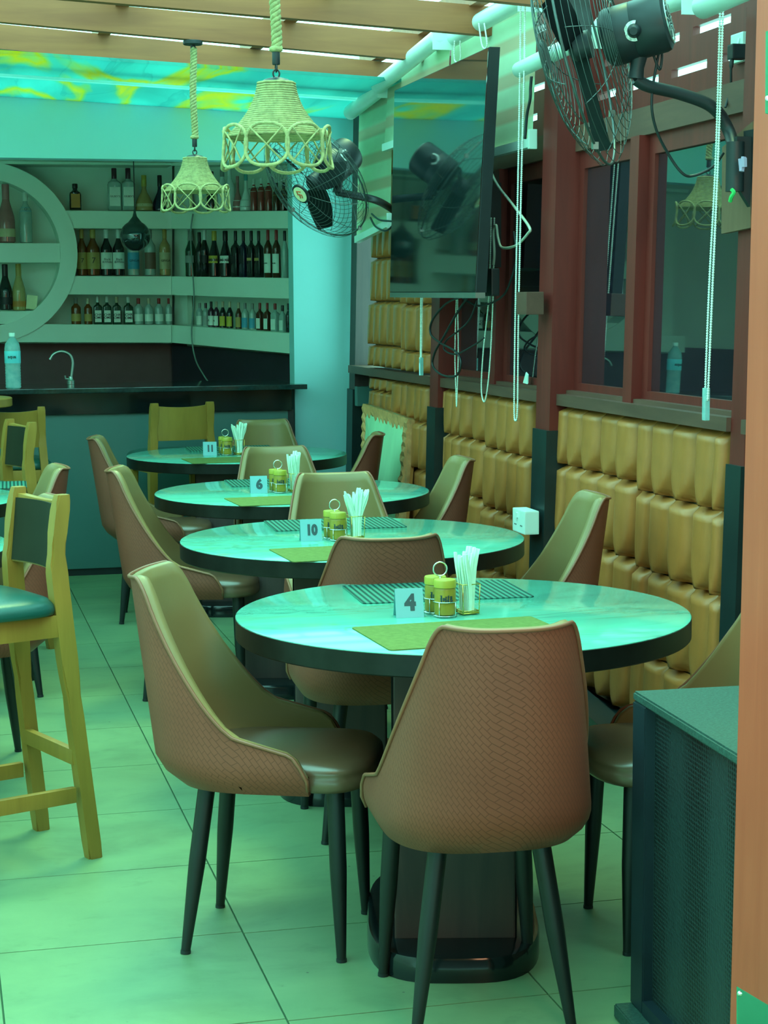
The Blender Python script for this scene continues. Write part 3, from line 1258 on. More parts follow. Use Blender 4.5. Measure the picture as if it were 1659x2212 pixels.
def napkins_bm(n=16):
    rnd = random.Random(5)
    bm = BM()
    for i in range(n):
        x = -0.015 + 0.030 * ((i * 7) % n) / (n - 1)
        y = -0.013 + 0.026 * ((i * 5) % n) / (n - 1)
        fx = x * 1.15 + rnd.uniform(-0.004, 0.006)
        ht = 0.150 - abs(x) * 0.7 + rnd.uniform(-0.010, 0.008)
        prev = None
        N_ = 8
        for k in range(N_ + 1):
            f = k / N_
            z = 0.009 + ht * f
            cx = x * 0.85 + fx * max(0, f - 0.30) ** 1.3 * 3.8
            cy = y * (1 + 0.5 * f)
            wd_ = (0.0070 + 0.0035 * f) * (1 if k < N_ - 1 else (0.75 if k < N_ else 0.2))
            th = 0.0022 + 0.001 * f
            ring = [bm.verts.new((cx + wd_ * math.cos(a), cy + th * math.sin(a) + (0.002 if j % 2 else -0.001), z)) for j, a in enumerate([2 * PI * q_ / 8 for q_ in range(8)])]
            if prev:
                for q_ in range(8):
                    bm.faces.new((prev[q_], prev[(q_ + 1) % 8], ring[(q_ + 1) % 8], ring[q_]))
            else:
                bm.faces.new(ring[::-1])
            prev = ring
        bm.faces.new(prev)
    return bm


cad = jar = hol = nap = None
for k in (4, 10, 6, 11):
    x, y = TAB[k]
    L = (x - 0.060, y - 0.030, ZT)
    lab = 'chrome wire caddy with a ring handle on %s' % TN[k]
    if cad is None:
        cad = make_caddy(lab, L)
    else:
        dup(cad, L, 0, lab)
    for (dx, dy, nm) in ((0, -0.028, 'front'), (-0.008, 0.030, 'rear')):
        lab = 'yellow-lidded spice jar, %s one of two, on %s' % (nm, TN[k])
        LL = (L[0] + dx, L[1] + dy, ZT + 0.0055)
        if jar is None:
            jar = make_jar(lab, LL)
        else:
            dup(jar, LL, 0, lab)
    L = (x + 0.003, y - 0.035, ZT)
    lab = 'gold-framed square napkin holder on %s' % TN[k]
    if hol is None:
        hol = make_holder(lab, L)
    else:
        dup(hol, L, 0.15, lab)
    lab = 'bunch of folded white paper napkins standing in the holder on %s' % TN[k]
    if nap is None:
        nap = obj('paper_napkins', napkins_bm(), M['napkin'], None, True)
        o = nap
    else:
        o = nap.copy()
        COL.objects.link(o)
    o.location = (L[0], L[1], L[2])
    o.rotation_euler = (0, 0, 0.15 + 0.3 * len(lab) % 1)
    tag(o, lab, 'napkins', 'napkin bunches', 'stuff')

# ================================================================== BAR STOOLS
def make_stool(lab):
    root = thing('bar_stool', lab, 'stool', (0, 0, 0), 0, 'wooden bar stools')
    for s in (-1, 1):
        # rear post, one bent piece from floor to top rail
        path = smooth_path([(s * 0.166, -0.232, 0.0), (s * 0.158, -0.190, 0.40), (s * 0.148, -0.165, 0.68), (s * 0.140, -0.158, 0.84), (s * 0.138, -0.180, 1.0)], 6)
        bm = BM()
        rings = []
        for i, p in enumerate(path):
            f = i / (len(path) - 1)
            hx, hy = 0.019, 0.020 + (0.004 if 0.3 < f < 0.75 else 0)
            if i == len(path) - 1:
                hx, hy = 0.017, 0.017
            rings.append([bm.verts.new(p + V((a * hx, b * hy, 0))) for a, b in ((-1, -1), (1, -1), (1, 1), (-1, 1))])
        for a, b in zip(rings, rings[1:]):
            for k in range(4):
                bm.faces.new((a[k], a[(k + 1) % 4], b[(k + 1) % 4], b[k]))
        bm.faces.new(rings[0][::-1])
        bm.faces.new(rings[-1])
        bmesh.ops.bevel(bm, geom=[e for e in bm.edges if abs((e.verts[0].co - e.verts[1].co).normalized().z) > 0.7], offset=0.005, segments=2, affect='EDGES')
        obj('rear_post', bm, M['stoolwood'], root, True)
        a, b = V((s * 0.150, 0.165, 0.66)), V((s * 0.172, 0.195, 0.0))
        bm = BM()
        h = 0.019
        hexa(bm, [b + V((x * h, y * h, 0)) for x, y in ((-1, -1), (1, -1), (1, 1), (-1, 1))] + [a + V((x * h, y * h, 0)) for x, y in ((-1, -1), (1, -1), (1, 1), (-1, 1))])
        bmesh.ops.bevel(bm, geom=list(bm.edges), offset=0.004, segments=2, affect='EDGES')
        obj('front_leg', bm, M['stoolwood'], root, True)
        obj('side_stretcher', box(BM(), (s * 0.169, 0.0, 0.185), (0.022, 0.36, 0.042), None, 0.003), M['stoolwood'], root, True)
        obj('side_apron', box(BM(), (s * 0.156, 0.0, 0.650), (0.022, 0.315, 0.060), None, 0.003), M['stoolwood'], root, True)
    obj('rear_stretcher', box(BM(), (0, -0.190, 0.285), (0.32, 0.022, 0.042), None, 0.003), M['stoolwood'], root, True)
    obj('front_stretcher', box(BM(), (0, 0.186, 0.235), (0.32, 0.022, 0.042), None, 0.003), M['stoolwood'], root, True)
    obj('front_apron', box(BM(), (0, 0.163, 0.650), (0.29, 0.022, 0.060), None, 0.003), M['stoolwood'], root, True)
    obj('rear_apron', box(BM(), (0, -0.163, 0.650), (0.29, 0.022, 0.060), None, 0.003), M['stoolwood'], root, True)
    # curved back panel
    bm = BM()
    n = 10
    g = []
    for i in range(n + 1):
        x = -0.132 + 0.264 * i / n
        bow = -0.022 * (1 - (x / 0.132) ** 2)
        row = []
        for (z, dy) in ((0.795, -0.156), (0.985 - 0.010 * (1 - (x / 0.132) ** 2), -0.176)):
            for th in (-0.011, 0.011):
                row.append(bm.verts.new((x, dy + bow + th, z)))
        g.append(row)
    for a, b in zip(g, g[1:]):
        for p, q in ((0, 1), (1, 3), (3, 2), (2, 0)):
            bm.faces.new((a[p], b[p], b[q], a[q]))
    for e in (g[0], g[-1]):
        bm.faces.new((e[0], e[1], e[3], e[2]))
    obj('back_panel', bm, M['stoolwood'], root, True)
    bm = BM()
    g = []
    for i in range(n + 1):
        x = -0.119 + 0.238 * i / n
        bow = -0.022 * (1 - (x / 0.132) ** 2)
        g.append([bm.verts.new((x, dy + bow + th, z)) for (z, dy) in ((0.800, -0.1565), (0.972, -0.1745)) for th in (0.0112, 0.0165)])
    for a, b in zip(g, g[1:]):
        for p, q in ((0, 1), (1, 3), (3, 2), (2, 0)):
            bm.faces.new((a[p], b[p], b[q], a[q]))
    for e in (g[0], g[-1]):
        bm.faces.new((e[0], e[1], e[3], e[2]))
    obj('back_shade_sheet', bm, M['backshade'], root, True)  # dark sheet added over the wooden panel front to paint its shade
    bm = BM()
    rings = []
    n = 36
    for sc_, z in ((0.93, 0.681), (0.99, 0.684), (1.0, 0.695), (0.985, 0.710), (0.92, 0.722), (0.75, 0.732), (0.4, 0.738), (0.1, 0.739)):
        ring = []
        for k in range(n):
            s_, c_ = superell(2 * PI * k / n, 4.5)
            ring.append(bm.verts.new((0.198 * s_ * sc_, 0.030 + 0.190 * c_ * sc_, z)))
        rings.append(ring)
    for a, b in zip(rings, rings[1:]):
        for k in range(n):
            bm.faces.new((a[k], a[(k + 1) % n], b[(k + 1) % n], b[k]))
    bm.faces.new(rings[0][::-1])
    bm.faces.new(rings[-1])
    obj('seat', bm, M['vinyl'], root, 'all')
    return root


st = make_stool('large pale wooden bar stool with green vinyl seat cut by the left edge')
st.location = (0.110, 4.965, 0)
st.rotation_euler = (0, 0, rz_for(-0.93, -0.37))
dup(st, (0.205, 8.12, 0), rz_for(-0.95, -0.30), 'wooden bar stool seen from its side, second back at the left edge')
dup(st, (0.385, 9.45, 0), 0.04, 'wooden bar stool backed to the camera at the left of the bar counter')
dup(st, (1.262, 9.86, 0), 0.20, 'wooden bar stool between the counter and table number 11').scale = (1.13, 0.95, 0.985)
ht = thing('high_table', 'round pale wooden high table top cut by the left edge', 'table', (0.03, 9.05, 0))
obj('tabletop', lathe(BM(), [(0, 1.02), (0.345, 1.02), (0.35, 1.024), (0.35, 1.058), (0.345, 1.062), (0, 1.062)], 64), M['stoolwood'], ht, True)
obj('column', lathe(BM(), [(0.035, 0.02), (0.035, 1.02)], 20), M['blackleg'], ht, True)
obj('base', lathe(BM(), [(0.2, 0), (0.2, 0.012), (0.05, 0.03), (0.035, 0.05)], 40), M['blackleg'], ht, True)

# ================================================================== BAR COUNTER
bc = thing('bar_counter', 'long dark bar counter with glossy black top and grey-green front', 'counter', (0, 10.19, 0))
obj('countertop', bx((-2.3, -0.10, 1.025), (2.06, 0.035, 1.053), 0.004), M['counter'], bc)
obj('countertop_inner', bx((-2.3, 0.035, 1.025), (2.012, 0.60, 1.053), 0.004), M['counter'], bc)
obj('upper_band', bx((-2.3, -0.02, 0.905), (1.985, 0.03, 1.024)), M['blackgloss'], bc)
obj('front_panel', bx((-2.3, 0.0, 0.04), (1.99, 0.03, 0.905)), M['counterpanel'], bc)
obj('corner_strip', bx((1.965, -0.008, 0.04), (1.998, 0.03, 0.905)), M['black'], bc)
obj('toe_kick', bx((-2.3, 0.012, 0.0), (1.98, 0.03, 0.04)), M['black'], bc)

# dark backsplash and back counter under the shelves
struct(obj('trim_backsplash', bx((-2.3, 12.26, 0.0), (2.42, 12.30, 1.32)), M['splash']))

# faucet
f0 = PY(152, 836, 10.60)
fc = thing('faucet', 'tall chrome gooseneck tap rising behind the bar counter', 'faucet', (f0.x, 10.60, 1.054))
pts = [PY(x, y, 10.60) - fc.location for x, y in ((153, 826), (156, 800), (157, 783), (152, 768), (140, 760.5), (127, 760), (115, 766), (108, 777))]
pts[0] = V((pts[0].x, 0, 0.02))
obj('spout', tube(BM(), smooth_path(pts, 6), 0.0085, 12), M['brushed'], fc, True)
obj('base', lathe(BM(), [(0.022, 0), (0.022, 0.02), (0.013, 0.03), (0.012, 0.045)], 20), M['brushed'], fc, True, (pts[0].x, 0, 0))
obj('lever', tube(BM(), [(pts[0].x - 0.01, 0, 0.03), (pts[0].x - 0.03, 0, 0.032), (pts[0].x - 0.032, 0, 0.05)], 0.005, 8), M['brushed'], fc, True)

# water bottle on the counter
wb = thing('water_bottle', 'large clear ribbed water bottle with a blue label on the bar counter', 'bottle', (PY(28, 800, 10.16).x, 10.16, 1.0535))
prof = [(0.036, 0.0), (0.042, 0.006)]
for i in range(8):
    prof += [(0.043, 0.012 + i * 0.015), (0.0405, 0.019 + i * 0.015)]
prof += [(0.043, 0.135), (0.043, 0.215), (0.038, 0.245), (0.022, 0.270), (0.014, 0.280), (0.014, 0.287)]
mw = NT('clear_plastic')
mw.b.inputs['Base Color'].default_value = (0.65, 0.95, 0.95, 1)
mw.b.inputs['Roughness'].default_value = 0.08
mw.b.inputs['Transmission Weight'].default_value = 0.55
mw.b.inputs['IOR'].default_value = 1.33
f = mw.noise(mw.coord('Object'), 30)
mw.l(mw.ramp(f, [(0.3, (0.35, 0.75, 0.78)), (0.7, (0.6, 0.95, 0.95))]), mw.b.inputs['Base Color'])
M['clear'] = mw.m
obj('body', lathe(BM(), prof, 28), M['clear'], wb, True)
lb = obj('label', lathe(BM(), [(0.0435, 0.14), (0.0437, 0.141), (0.0437, 0.205), (0.0435, 0.206)], 28, cap=False), mk('blue_label', (0.16, 0.72, 0.85), 0.4), wb, True)
text('lettering', 'aqua', 0.024, M['ink'], lb, (-0.006, -0.0445, 0.175), (PI / 2, 0, 0), 0.0006)
obj('cap', lathe(BM(), [(0.0165, 0.284), (0.0165, 0.302), (0.015, 0.304), (0, 0.304)], 20), M['white'], wb, True)

# ================================================================== BACK BAR SHELVES
YS = 12.0
sh = thing('bar_shelving', 'built-in pale green bar shelving with a round niche behind the counter', 'shelf', (0, 0, 0))
A370 = PY(370, 500, YS)
B640 = PY(640, 500, 10.95)
dirR = V((B640.x - A370.x, B640.y - A370.y, 0))


def PR(x, y, back=0.0):
    """point on the angled right-hand shelf front"""
    d = ray(x, y)
    n = V((dirR.y, -dirR.x, 0)).normalized()
    if n.y < 0:
        n = -n
    p0 = A370 + n * back
    return EYEP + d * (n.dot(p0 - EYEP) / n.dot(d))


nR = V((dirR.y, -dirR.x, 0)).normalized()
if nR.y < 0:
    nR = -nR
DEP = 0.26


def bandL(x0, x1, yt0, yt1, yb0, yb1, name='shelf_band', dep=DEP, back=0.0, mat='shelfpaint'):
    p = [PY(x0, yb0, YS + back), PY(x1, yb1, YS + back), PY(x1, yt1, YS + back), PY(x0, yt0, YS + back)]
    return obj(name, prism(BM(), p, (0, dep, 0)), M[mat], sh)


def bandR(x0, x1, yt0, yt1, yb0, yb1, name='shelf_band', dep=DEP, back=0.0, mat='shelfpaint'):
    p = [PR(x0, yb0, back), PR(x1, yb1, back), PR(x1, yt1, back), PR(x0, yt0, back)]
    return obj(name, prism(BM(), p, nR * dep), M[mat], sh)


XL = -300
bandL(135, 370, 455, 457, 493, 494)
bandL(140, 370, 596, 597, 636, 637)
bandL(XL, 370, 698, 702, 738, 740)
bandL(XL, 370, 325, 331, 352, 357)
bandR(370, 652, 457, 455.5, 494, 493)
bandR(370, 652, 597, 601, 637, 646)
bandR(370, 652, 702, 722, 740, 766)
bandR(370, 652, 331, 331, 358, 352)
bandR(377, 405, 358, 358, 702, 705, 'corner_panel', 0.04, 0.16)
bandL(XL, 372, 340, 340, 742, 742, 'back_panel', 0.02, DEP - 0.02, 'shelfback')
bandR(360, 660, 340, 340, 760, 780, 'back_panel', 0.02, DEP - 0.02, 'shelfback')
# lower dark return below the angled shelves
p = [PR(372, 745, 0.1), PR(655, 770, 0.1)]
bm = BM()
hexa(bm, [(p[0].x, p[0].y, 0), (p[1].x, p[1].y, 0), (p[1].x + 0.02, p[1].y + 0.04, 0), (p[0].x, p[0].y + 0.04, 0), (p[0].x, p[0].y, p[0].z), (p[1].x, p[1].y, p[1].z), (p[1].x + 0.02, p[1].y + 0.04, p[1].z), (p[0].x, p[0].y + 0.04, p[0].z)])
obj('lower_panel', bm, mk('navy_panel', (0.025, 0.02, 0.032), 0.4), sh)
# ring niche
cen = PY(-29, 546, YS)
ppm = (PY(171, 546, YS) - cen).x / 200
ro, ri = 196 * ppm, 159 * ppm
bm = BM()
n = 96
loops = []
for r, y in ((ro, 0), (ri, 0), (ri, DEP), (ro, DEP)):
    loops.append([bm.verts.new(cen + V((r * math.cos(2 * PI * k / n), y - 0.012, r * math.sin(2 * PI * k / n)))) for k in range(n)])
for a, b in zip(loops, loops[1:] + loops[:1]):
    for k in range(n):
        bm.faces.new((a[k], a[(k + 1) % n], b[(k + 1) % n], b[k]))
obj('niche_ring', bm, M['shelfpaint'], sh, True)
hz0, hz1 = PY(60, 567, YS).z, PY(60, 525.5, YS).z
obj('niche_shelf', bx((cen.x - ri, YS + 0.0, hz0), (cen.x + ri * 0.995, YS + DEP - 0.02, hz1)), M['shelfpaint'], sh)
# niche floor chord and outer fill below the ring are covered by the long bottom band
zc = PY(40, 672, YS).z
bm = BM()
hw = math.sqrt(max(0, ri * ri - (cen.z - zc) ** 2))
obj('niche_floor', bx((cen.x - hw - 0.03, YS + 0.0, zc - 0.1), (cen.x + hw + 0.02, YS + DEP - 0.02, zc)), M['shelfpaint'], sh)

# ================================================================== BOTTLES
BC = {
    'amber': (0.16, 0.05, 0.012), 'dark': (0.010, 0.014, 0.016), 'green': (0.010, 0.05, 0.03), 'clear': (0.32, 0.46, 0.42), 'brown': (0.07, 0.025, 0.012), 'navy': (0.008, 0.014, 0.04),
    'pink': (0.36, 0.15, 0.14), 'gold': (0.45, 0.36, 0.14), 'white': (0.60, 0.74, 0.70), 'red': (0.26, 0.045, 0.035), 'honey': (0.42, 0.29, 0.11), 'blue': (0.06, 0.16, 0.34), 'purple': (0.05, 0.02, 0.04)}
BM_ = {k: glassbottle('bottle_glass_' + k, v) for k, v in BC.items()}
LC = {'white': (0.78, 0.90, 0.82), 'cream': (0.55, 0.48, 0.28), 'gold': (0.48, 0.34, 0.10), 'yellow': (0.62, 0.50, 0.05), 'blue': (0.06, 0.36, 0.55), 'black': (0.015, 0.015, 0.02), 'orange': (0.55, 0.22, 0.04), 'brown': (0.18, 0.10, 0.07), 'grey': (0.30, 0.36, 0.34), 'teal': (0.12, 0.4, 0.4)}
LM = {k: mk('bottle_label_' + k, v, 0.5) for k, v in LC.items()}
CC = {'black': (0.012, 0.012, 0.015), 'red': (0.32, 0.02, 0.02), 'gold': (0.42, 0.30, 0.08), 'white': (0.6, 0.7, 0.66), 'purple': (0.06, 0.015, 0.03), 'grey': (0.22, 0.26, 0.24), 'pink': (0.40, 0.16, 0.16), 'teal': (0.08, 0.35, 0.35), 'yellow': (0.5, 0.38, 0.06), 'cream': (0.5, 0.45, 0.3)}
CM = {k: mk('bottle_cap_' + k, v, 0.35) for k, v in CC.items()}
# profile: (radius, height) fractions of the body; neck radius, shoulder
PROF = {
    'round': [(0.9, 0.0), (1, 0.012), (1, 0.60), (0.92, 0.66), (0.55, 0.73), (0.36, 0.78), (0.34, 0.90)],
    'square': [(0.95, 0.0), (1, 0.01), (1, 0.62), (0.9, 0.67), (0.5, 0.71), (0.34, 0.75), (0.33, 0.90)],
    'wine': [(0.9, 0.0), (1, 0.012), (1, 0.55), (0.95, 0.60), (0.6, 0.70), (0.38, 0.78), (0.36, 0.90)],
    'champagne': [(0.85, 0.0), (1, 0.02), (1, 0.36), (0.93, 0.46), (0.7, 0.58), (0.46, 0.70), (0.36, 0.80), (0.36, 0.90)],
    'cone': [(0.9, 0.0), (1, 0.02), (1, 0.16), (0.92, 0.26), (0.6, 0.42), (0.36, 0.52), (0.27, 0.62), (0.26, 0.90)],
    'flask': [(0.95, 0.0), (1, 0.02), (1, 0.58), (0.92, 0.66), (0.55, 0.72), (0.40, 0.76), (0.40, 0.86)],
}


def bottle(loc, h, w, shape, glass, cap, lab=None, words=None, desc='', facing=(0, -1), group=None, lz=(0.16, 0.46), bold=0.0, ts=0.3, capz=0.16):
    root = thing('bottle', desc, 'bottle', loc, rz_for(facing[0], facing[1]) + PI, group)
    r = w / 2
    sq = shape in ('square', 'flask')
    prof = [(a * r, z * h) for a, z in PROF[shape]]
    nr = prof[-1][0]
    seg = 20
    if sq:
        bm = BM()
        rings = []
        for i, (a, z) in enumerate(prof):
            ex = 7 if z < 0.64 * h else 2.2
            rings.append([bm.verts.new((a * superell(2 * PI * k / seg, ex)[0], a * (0.8 if ex > 3 else 1) * superell(2 * PI * k / seg, ex)[1], z)) for k in range(seg)])
        for a, b in zip(rings, rings[1:]):
            for k in range(seg):
                bm.faces.new((a[k], a[(k + 1) % seg], b[(k + 1) % seg], b[k]))
        bm.faces.new(rings[0][::-1])
        bm.faces.new(rings[-1])
    else:
        bm = lathe(BM(), prof, seg)
    obj('body', bm, BM_[glass], root, True)
    cz0 = h * (0.985 - capz)
    obj('cap', lathe(BM(), [(nr * 1.12, cz0), (nr * 1.18, cz0 + 0.004), (nr * 1.18, h - 0.003), (nr * 1.02, h), (0, h)], 14), CM[cap], root, True)
    if lab:
        z0, z1 = lz[0] * h, lz[1] * h
        if sq:
            bm = box(BM(), (0, -0.8 * r * 0.99, (z0 + z1) / 2), (1.55 * r, 0.0025, z1 - z0))
            front = -0.8 * r * 0.99 - 0.002
        else:
            bm = BM()
            a_ = []
            rr_ = [(PROFR(prof, z0) * 1.015), (PROFR(prof, z1) * 1.015)]
            for z, q_ in ((z0, rr_[0]), (z1, rr_[1])):
                a_.append([bm.verts.new((q_ * math.sin(t), -q_ * math.cos(t), z)) for t in [math.radians(-80 + 160 * k / 12) for k in range(13)]])
            for k in range(12):
                bm.faces.new((a_[0][k], a_[0][k + 1], a_[1][k + 1], a_[1][k]))
            front = -rr_[0] - 0.0012
        lo = obj('label', bm, LM[lab], root, True)
        if words:
            text('lettering', words, ts * w, LM['black'] if lab not in ('black', 'brown') else LM['white'], lo, (0, front, (z0 + z1) / 2), (PI / 2, 0, 0), bold)
    return root


def PROFR(prof, z):
    for (r0, z0), (r1, z1) in zip(prof, prof[1:]):
        if z0 <= z <= z1:
            return r0 + (r1 - r0) * (z - z0) / (z1 - z0 + 1e-9)
    return prof[-1][0]


def place(x, ybase, ytop, wpx, right, **kw):
    if right:
        p = PR(x, ybase, kw.pop('back', 0.10))
        fac = (-nR.x, -nR.y)
    else:
        p = PY(x, ybase, YS + kw.pop('back', 0.10))
        fac = (0, -1)
    dist = (p - EYEP).dot(_fw)
    h = (ybase - ytop) / FPX * dist
    return bottle((p.x, p.y, p.z + 0.001), h, wpx / FPX * dist, facing=fac, **kw)


G = 'bottles on the bar shelving'
# round niche
place(15, 525, 400, 37, 0, shape='champagne', glass='pink', cap='pink', lab='cream', desc='pink sparkling wine bottle in the upper half of the round niche', group=G, lz=(0.10, 0.24), capz=0.35)
place(57, 525, 417, 27, 0, shape='round', glass='clear', cap='white', lab='blue', words='O', desc='tall clear spirit bottle with blue print in the upper round niche', group=G, lz=(0.62, 0.70))
place(13, 670, 572, 30, 0, shape='champagne', glass='dark', cap='black', lab='black', words='', desc='black sparkling wine bottle in the lower half of the round niche', group=G, lz=(0.12, 0.28), capz=0.3)
place(42, 671, 571, 29, 0, shape='champagne', glass='gold', cap='gold', lab='orange', words='', desc='gold foiled sparkling wine bottle in the lower round niche', group=G, lz=(0.08, 0.2), capz=0.3)
p = PY(69, 669, YS + 0.08)
tag(obj('folded_card', box(BM(), (0, 0, 0.048), (0.068, 0.012, 0.09), Matrix.Rotation(0.12, 3, 'Y')), M['gasket'], None, False, p), 'small cream card leaning in the lower round niche', 'card')
# top left shelf
place(163, 454, 398, 25, 0, shape='flask', glass='dark', cap='black', lab='orange', words='', desc='squat dark square liqueur bottle with orange label alone on the top left shelf', group=G, lz=(0.08, 0.62))
for i, x in enumerate((248, 278)):
    place(x, 455, 365, 29, 0, shape='square', glass='clear', cap='purple', lab='white', words="GILBEY'S", desc='clear gin bottle with white shield label, %s of the pair on the top shelf' % ('left' if i == 0 else 'right'), group=G, lz=(0.10, 0.55), ts=0.20, capz=0.24)
place(312, 456, 380, 38, 0, shape='cone', glass='honey', cap='yellow', lab='cream', words='', desc='amber cone-shaped bottle on the top shelf beside the gin pair', group=G, lz=(0.12, 0.2), capz=0.3)
place(346, 456, 380, 32, 0, shape='cone', glass='navy', cap='black', lab=None, desc='dark blue cone-shaped bottle on the top shelf left of the rope lamp', group=G, capz=0.3)
# top right shelf
for x, yt, w, s_, g_, c_, l_, wd_, d_ in (
        (458, 372, 22, 'wine', 'dark', 'black', None, None, 'dark bottle on the top right shelf directly behind the far rope lamp'),
        (481, 368, 23, 'wine', 'white', 'grey', None, None, 'greyish white bottle on the top right shelf, first of two pale ones'),
        (497, 366, 22, 'wine', 'white', 'white', None, None, 'greyish white bottle on the top right shelf, second of two pale ones'),
        (514, 382, 22, 'cone', 'pink', 'pink', 'white', None, 'pink frosted bottle on the top right shelf'),
        (532, 378, 28, 'cone', 'white', 'teal', 'grey', None, 'white frosted bottle with a teal cap on the top right shelf'),
        (549, 388, 16, 'round', 'red', 'white', 'white', 'BOOM!', 'red bottle with white neck band, leftmost of three on the top right shelf'),
        (565, 386, 16, 'round', 'red', 'white', 'white', 'BOOM!', 'red bottle with white neck band, middle of three on the top right shelf'),
        (581, 384, 16, 'round', 'red', 'white', 'white', 'BOOM!', 'red bottle with white neck band, rightmost of three on the top right shelf'),
        (598, 396, 16, 'round', 'brown', 'black', 'yellow', None, 'brown bottle with yellow lightning band, left of two on the top right shelf'),
        (613, 395, 16, 'round', 'brown', 'black', 'yellow', None, 'brown bottle with yellow lightning band, right of two on the top right shelf'),
        (629, 384, 15, 'wine', 'dark', 'black', None, None, 'dark bottle at the right end of the top right shelf')):
    place(x, 456, yt, w, 1, shape=s_, glass=g_, cap=c_, lab=l_, words=wd_, desc=d_, group=G, lz=(0.60, 0.78) if wd_ else ((0.55, 0.75) if l_ == 'yellow' else (0.1, 0.3)), ts=0.27)
# middle left shelf
for x, w, s_, g_, c_, l_, wd_, d_ in (
        (178, 22, 'wine', 'amber', 'gold', 'gold', '7', 'amber whisky bottle with gold label at the left end of the middle shelf'),
        (202, 29, 'wine', 'amber', 'gold', 'gold', '7', 'amber whisky bottle with gold label, second on the middle shelf'),
        (231, 25, 'wine', 'dark', 'white', 'white', 'Black\n&White', 'dark bottle with white cap and white label, left of two on the middle shelf'),
        (257, 25, 'wine', 'dark', 'white', 'white', 'Black\n&White', 'dark bottle with white cap and white label, right of two on the middle shelf'),
        (289, 25, 'round', 'clear', 'grey', 'blue', 'GINGA', 'clear bottle with a blue label under the smoked globe lamp'),
        (325, 24, 'round', 'clear', 'grey', 'brown', None, 'clear bottle with a brown label right of the smoked globe lamp'),
        (357, 24, 'round', 'honey', 'gold', 'cream', 'GINGA', 'pale amber bottle at the right end of the middle left shelf')):
    place(x, 595.5, 497, w, 0, shape=s_, glass=g_, cap=c_, lab=l_, words=wd_, desc=d_, group=G, lz=(0.14, 0.50), ts=0.26 if wd_ and len(wd_) > 1 else 0.6, capz=0.18)
# middle right shelf
R = [
    (413, 500, 24, 'wine', 'green', 'grey', 'grey', None, 'green bottle at the left end of the middle right shelf'),
    (432, 503, 18, 'wine', 'dark', 'black', None, None, 'slim black bottle second on the middle right shelf'),
    (443, 498, 20, 'wine', 'dark', 'white', 'black', None, 'black bottle with a white neck strip on the middle right shelf'),
    (464, 500, 26, 'champagne', 'dark', 'yellow', 'yellow', None, 'dark bottle with yellow cap and yellow label on the middle right shelf'),
    (488, 500, 26, 'champagne', 'dark', 'black', 'white', None, 'dark bottle with a white collar label on the middle right shelf'),
    (510, 500, 19, 'square', 'dark', 'black', 'black', None, 'square black whisky bottle, first of four on the middle right shelf'),
    (527, 500, 18, 'square', 'navy', 'black', 'black', None, 'square black whisky bottle, second of four on the middle right shelf'),
    (544, 500, 18, 'square', 'dark', 'black', 'gold', None, 'square black whisky bottle with slim gold band, third of four'),
    (560, 500, 18, 'square', 'dark', 'black', 'gold', None, 'square black whisky bottle with slim gold band, fourth of four'),
    (580, 498, 18, 'round', 'brown', 'red', 'white', 'MALIBU', 'red-capped bottle with tall white label, left of two on the middle right shelf'),
    (598, 498, 18, 'round', 'brown', 'red', 'white', 'MALIBU', 'red-capped bottle with tall white label, right of two on the middle right shelf'),
    (616, 500, 16, 'wine', 'clear', 'black', None, None, 'clear bottle with a black cap near the right end of the middle right shelf'),
    (632, 512, 15, 'square', 'dark', 'black', 'black', 'No7', 'square black bottle with white letters at the right end of the middle right shelf')]
for x, yt, w, s_, g_, c_, l_, wd_, d_ in R:
    yb_ = 597 + (601 - 597) * (x - 370) / 270
    place(x, yb_, yt, w, 1, shape=s_, glass=g_, cap=c_, lab=l_, words=wd_, desc=d_, group=G, lz=(0.36, 0.42) if l_ == 'gold' else ((0.1, 0.5) if wd_ else (0.3, 0.46)), ts=0.24, capz=0.2)
# bottom left shelf
for x, yt, w, s_, g_, c_, l_, wd_, d_ in (
        (165, 644, 21, 'round', 'amber', 'grey', 'gold', None, 'small amber bottle at the left end of the bottom shelf'),
        (191, 645, 17, 'round', 'amber', 'cream', 'gold', None, 'small amber bottle second on the bottom shelf'),
        (212, 641, 18, 'square', 'green', 'white', 'white', 'CHR\nOME', 'small green bottle with white label, first of four on the bottom left shelf'),
        (232, 641, 18, 'square', 'green', 'white', 'white', 'CHR\nOME', 'small green bottle with white label, second of four on the bottom left shelf'),
        (253, 642, 18, 'square', 'green', 'cream', 'white', 'CHR\nOME', 'small green bottle with white label, third of four on the bottom left shelf'),
        (278, 642, 20, 'square', 'green', 'white', 'white', 'CHR\nOME', 'small green bottle with white label, fourth of four on the bottom left shelf'),
        (300, 645, 19, 'round', 'clear', 'red', 'white', None, 'small clear bottle with red cap, first of four on the bottom left shelf'),
        (322, 645, 18, 'round', 'clear', 'cream', 'white', None, 'small clear bottle with cream strip, second of four on the bottom left shelf'),
        (344, 645, 18, 'round', 'clear', 'red', 'white', None, 'small clear bottle with red cap, third of four on the bottom left shelf'),
        (365, 645, 14, 'round', 'clear', 'red', 'white', None, 'small clear bottle with red cap at the corner of the bottom left shelf')):
    place(x, 701, yt, w, 0, shape=s_, glass=g_, cap=c_, lab=l_, words=wd_, desc=d_, group=G, lz=(0.08, 0.50) if wd_ else (0.12, 0.40), ts=0.40, capz=0.2, bold=0.0004)
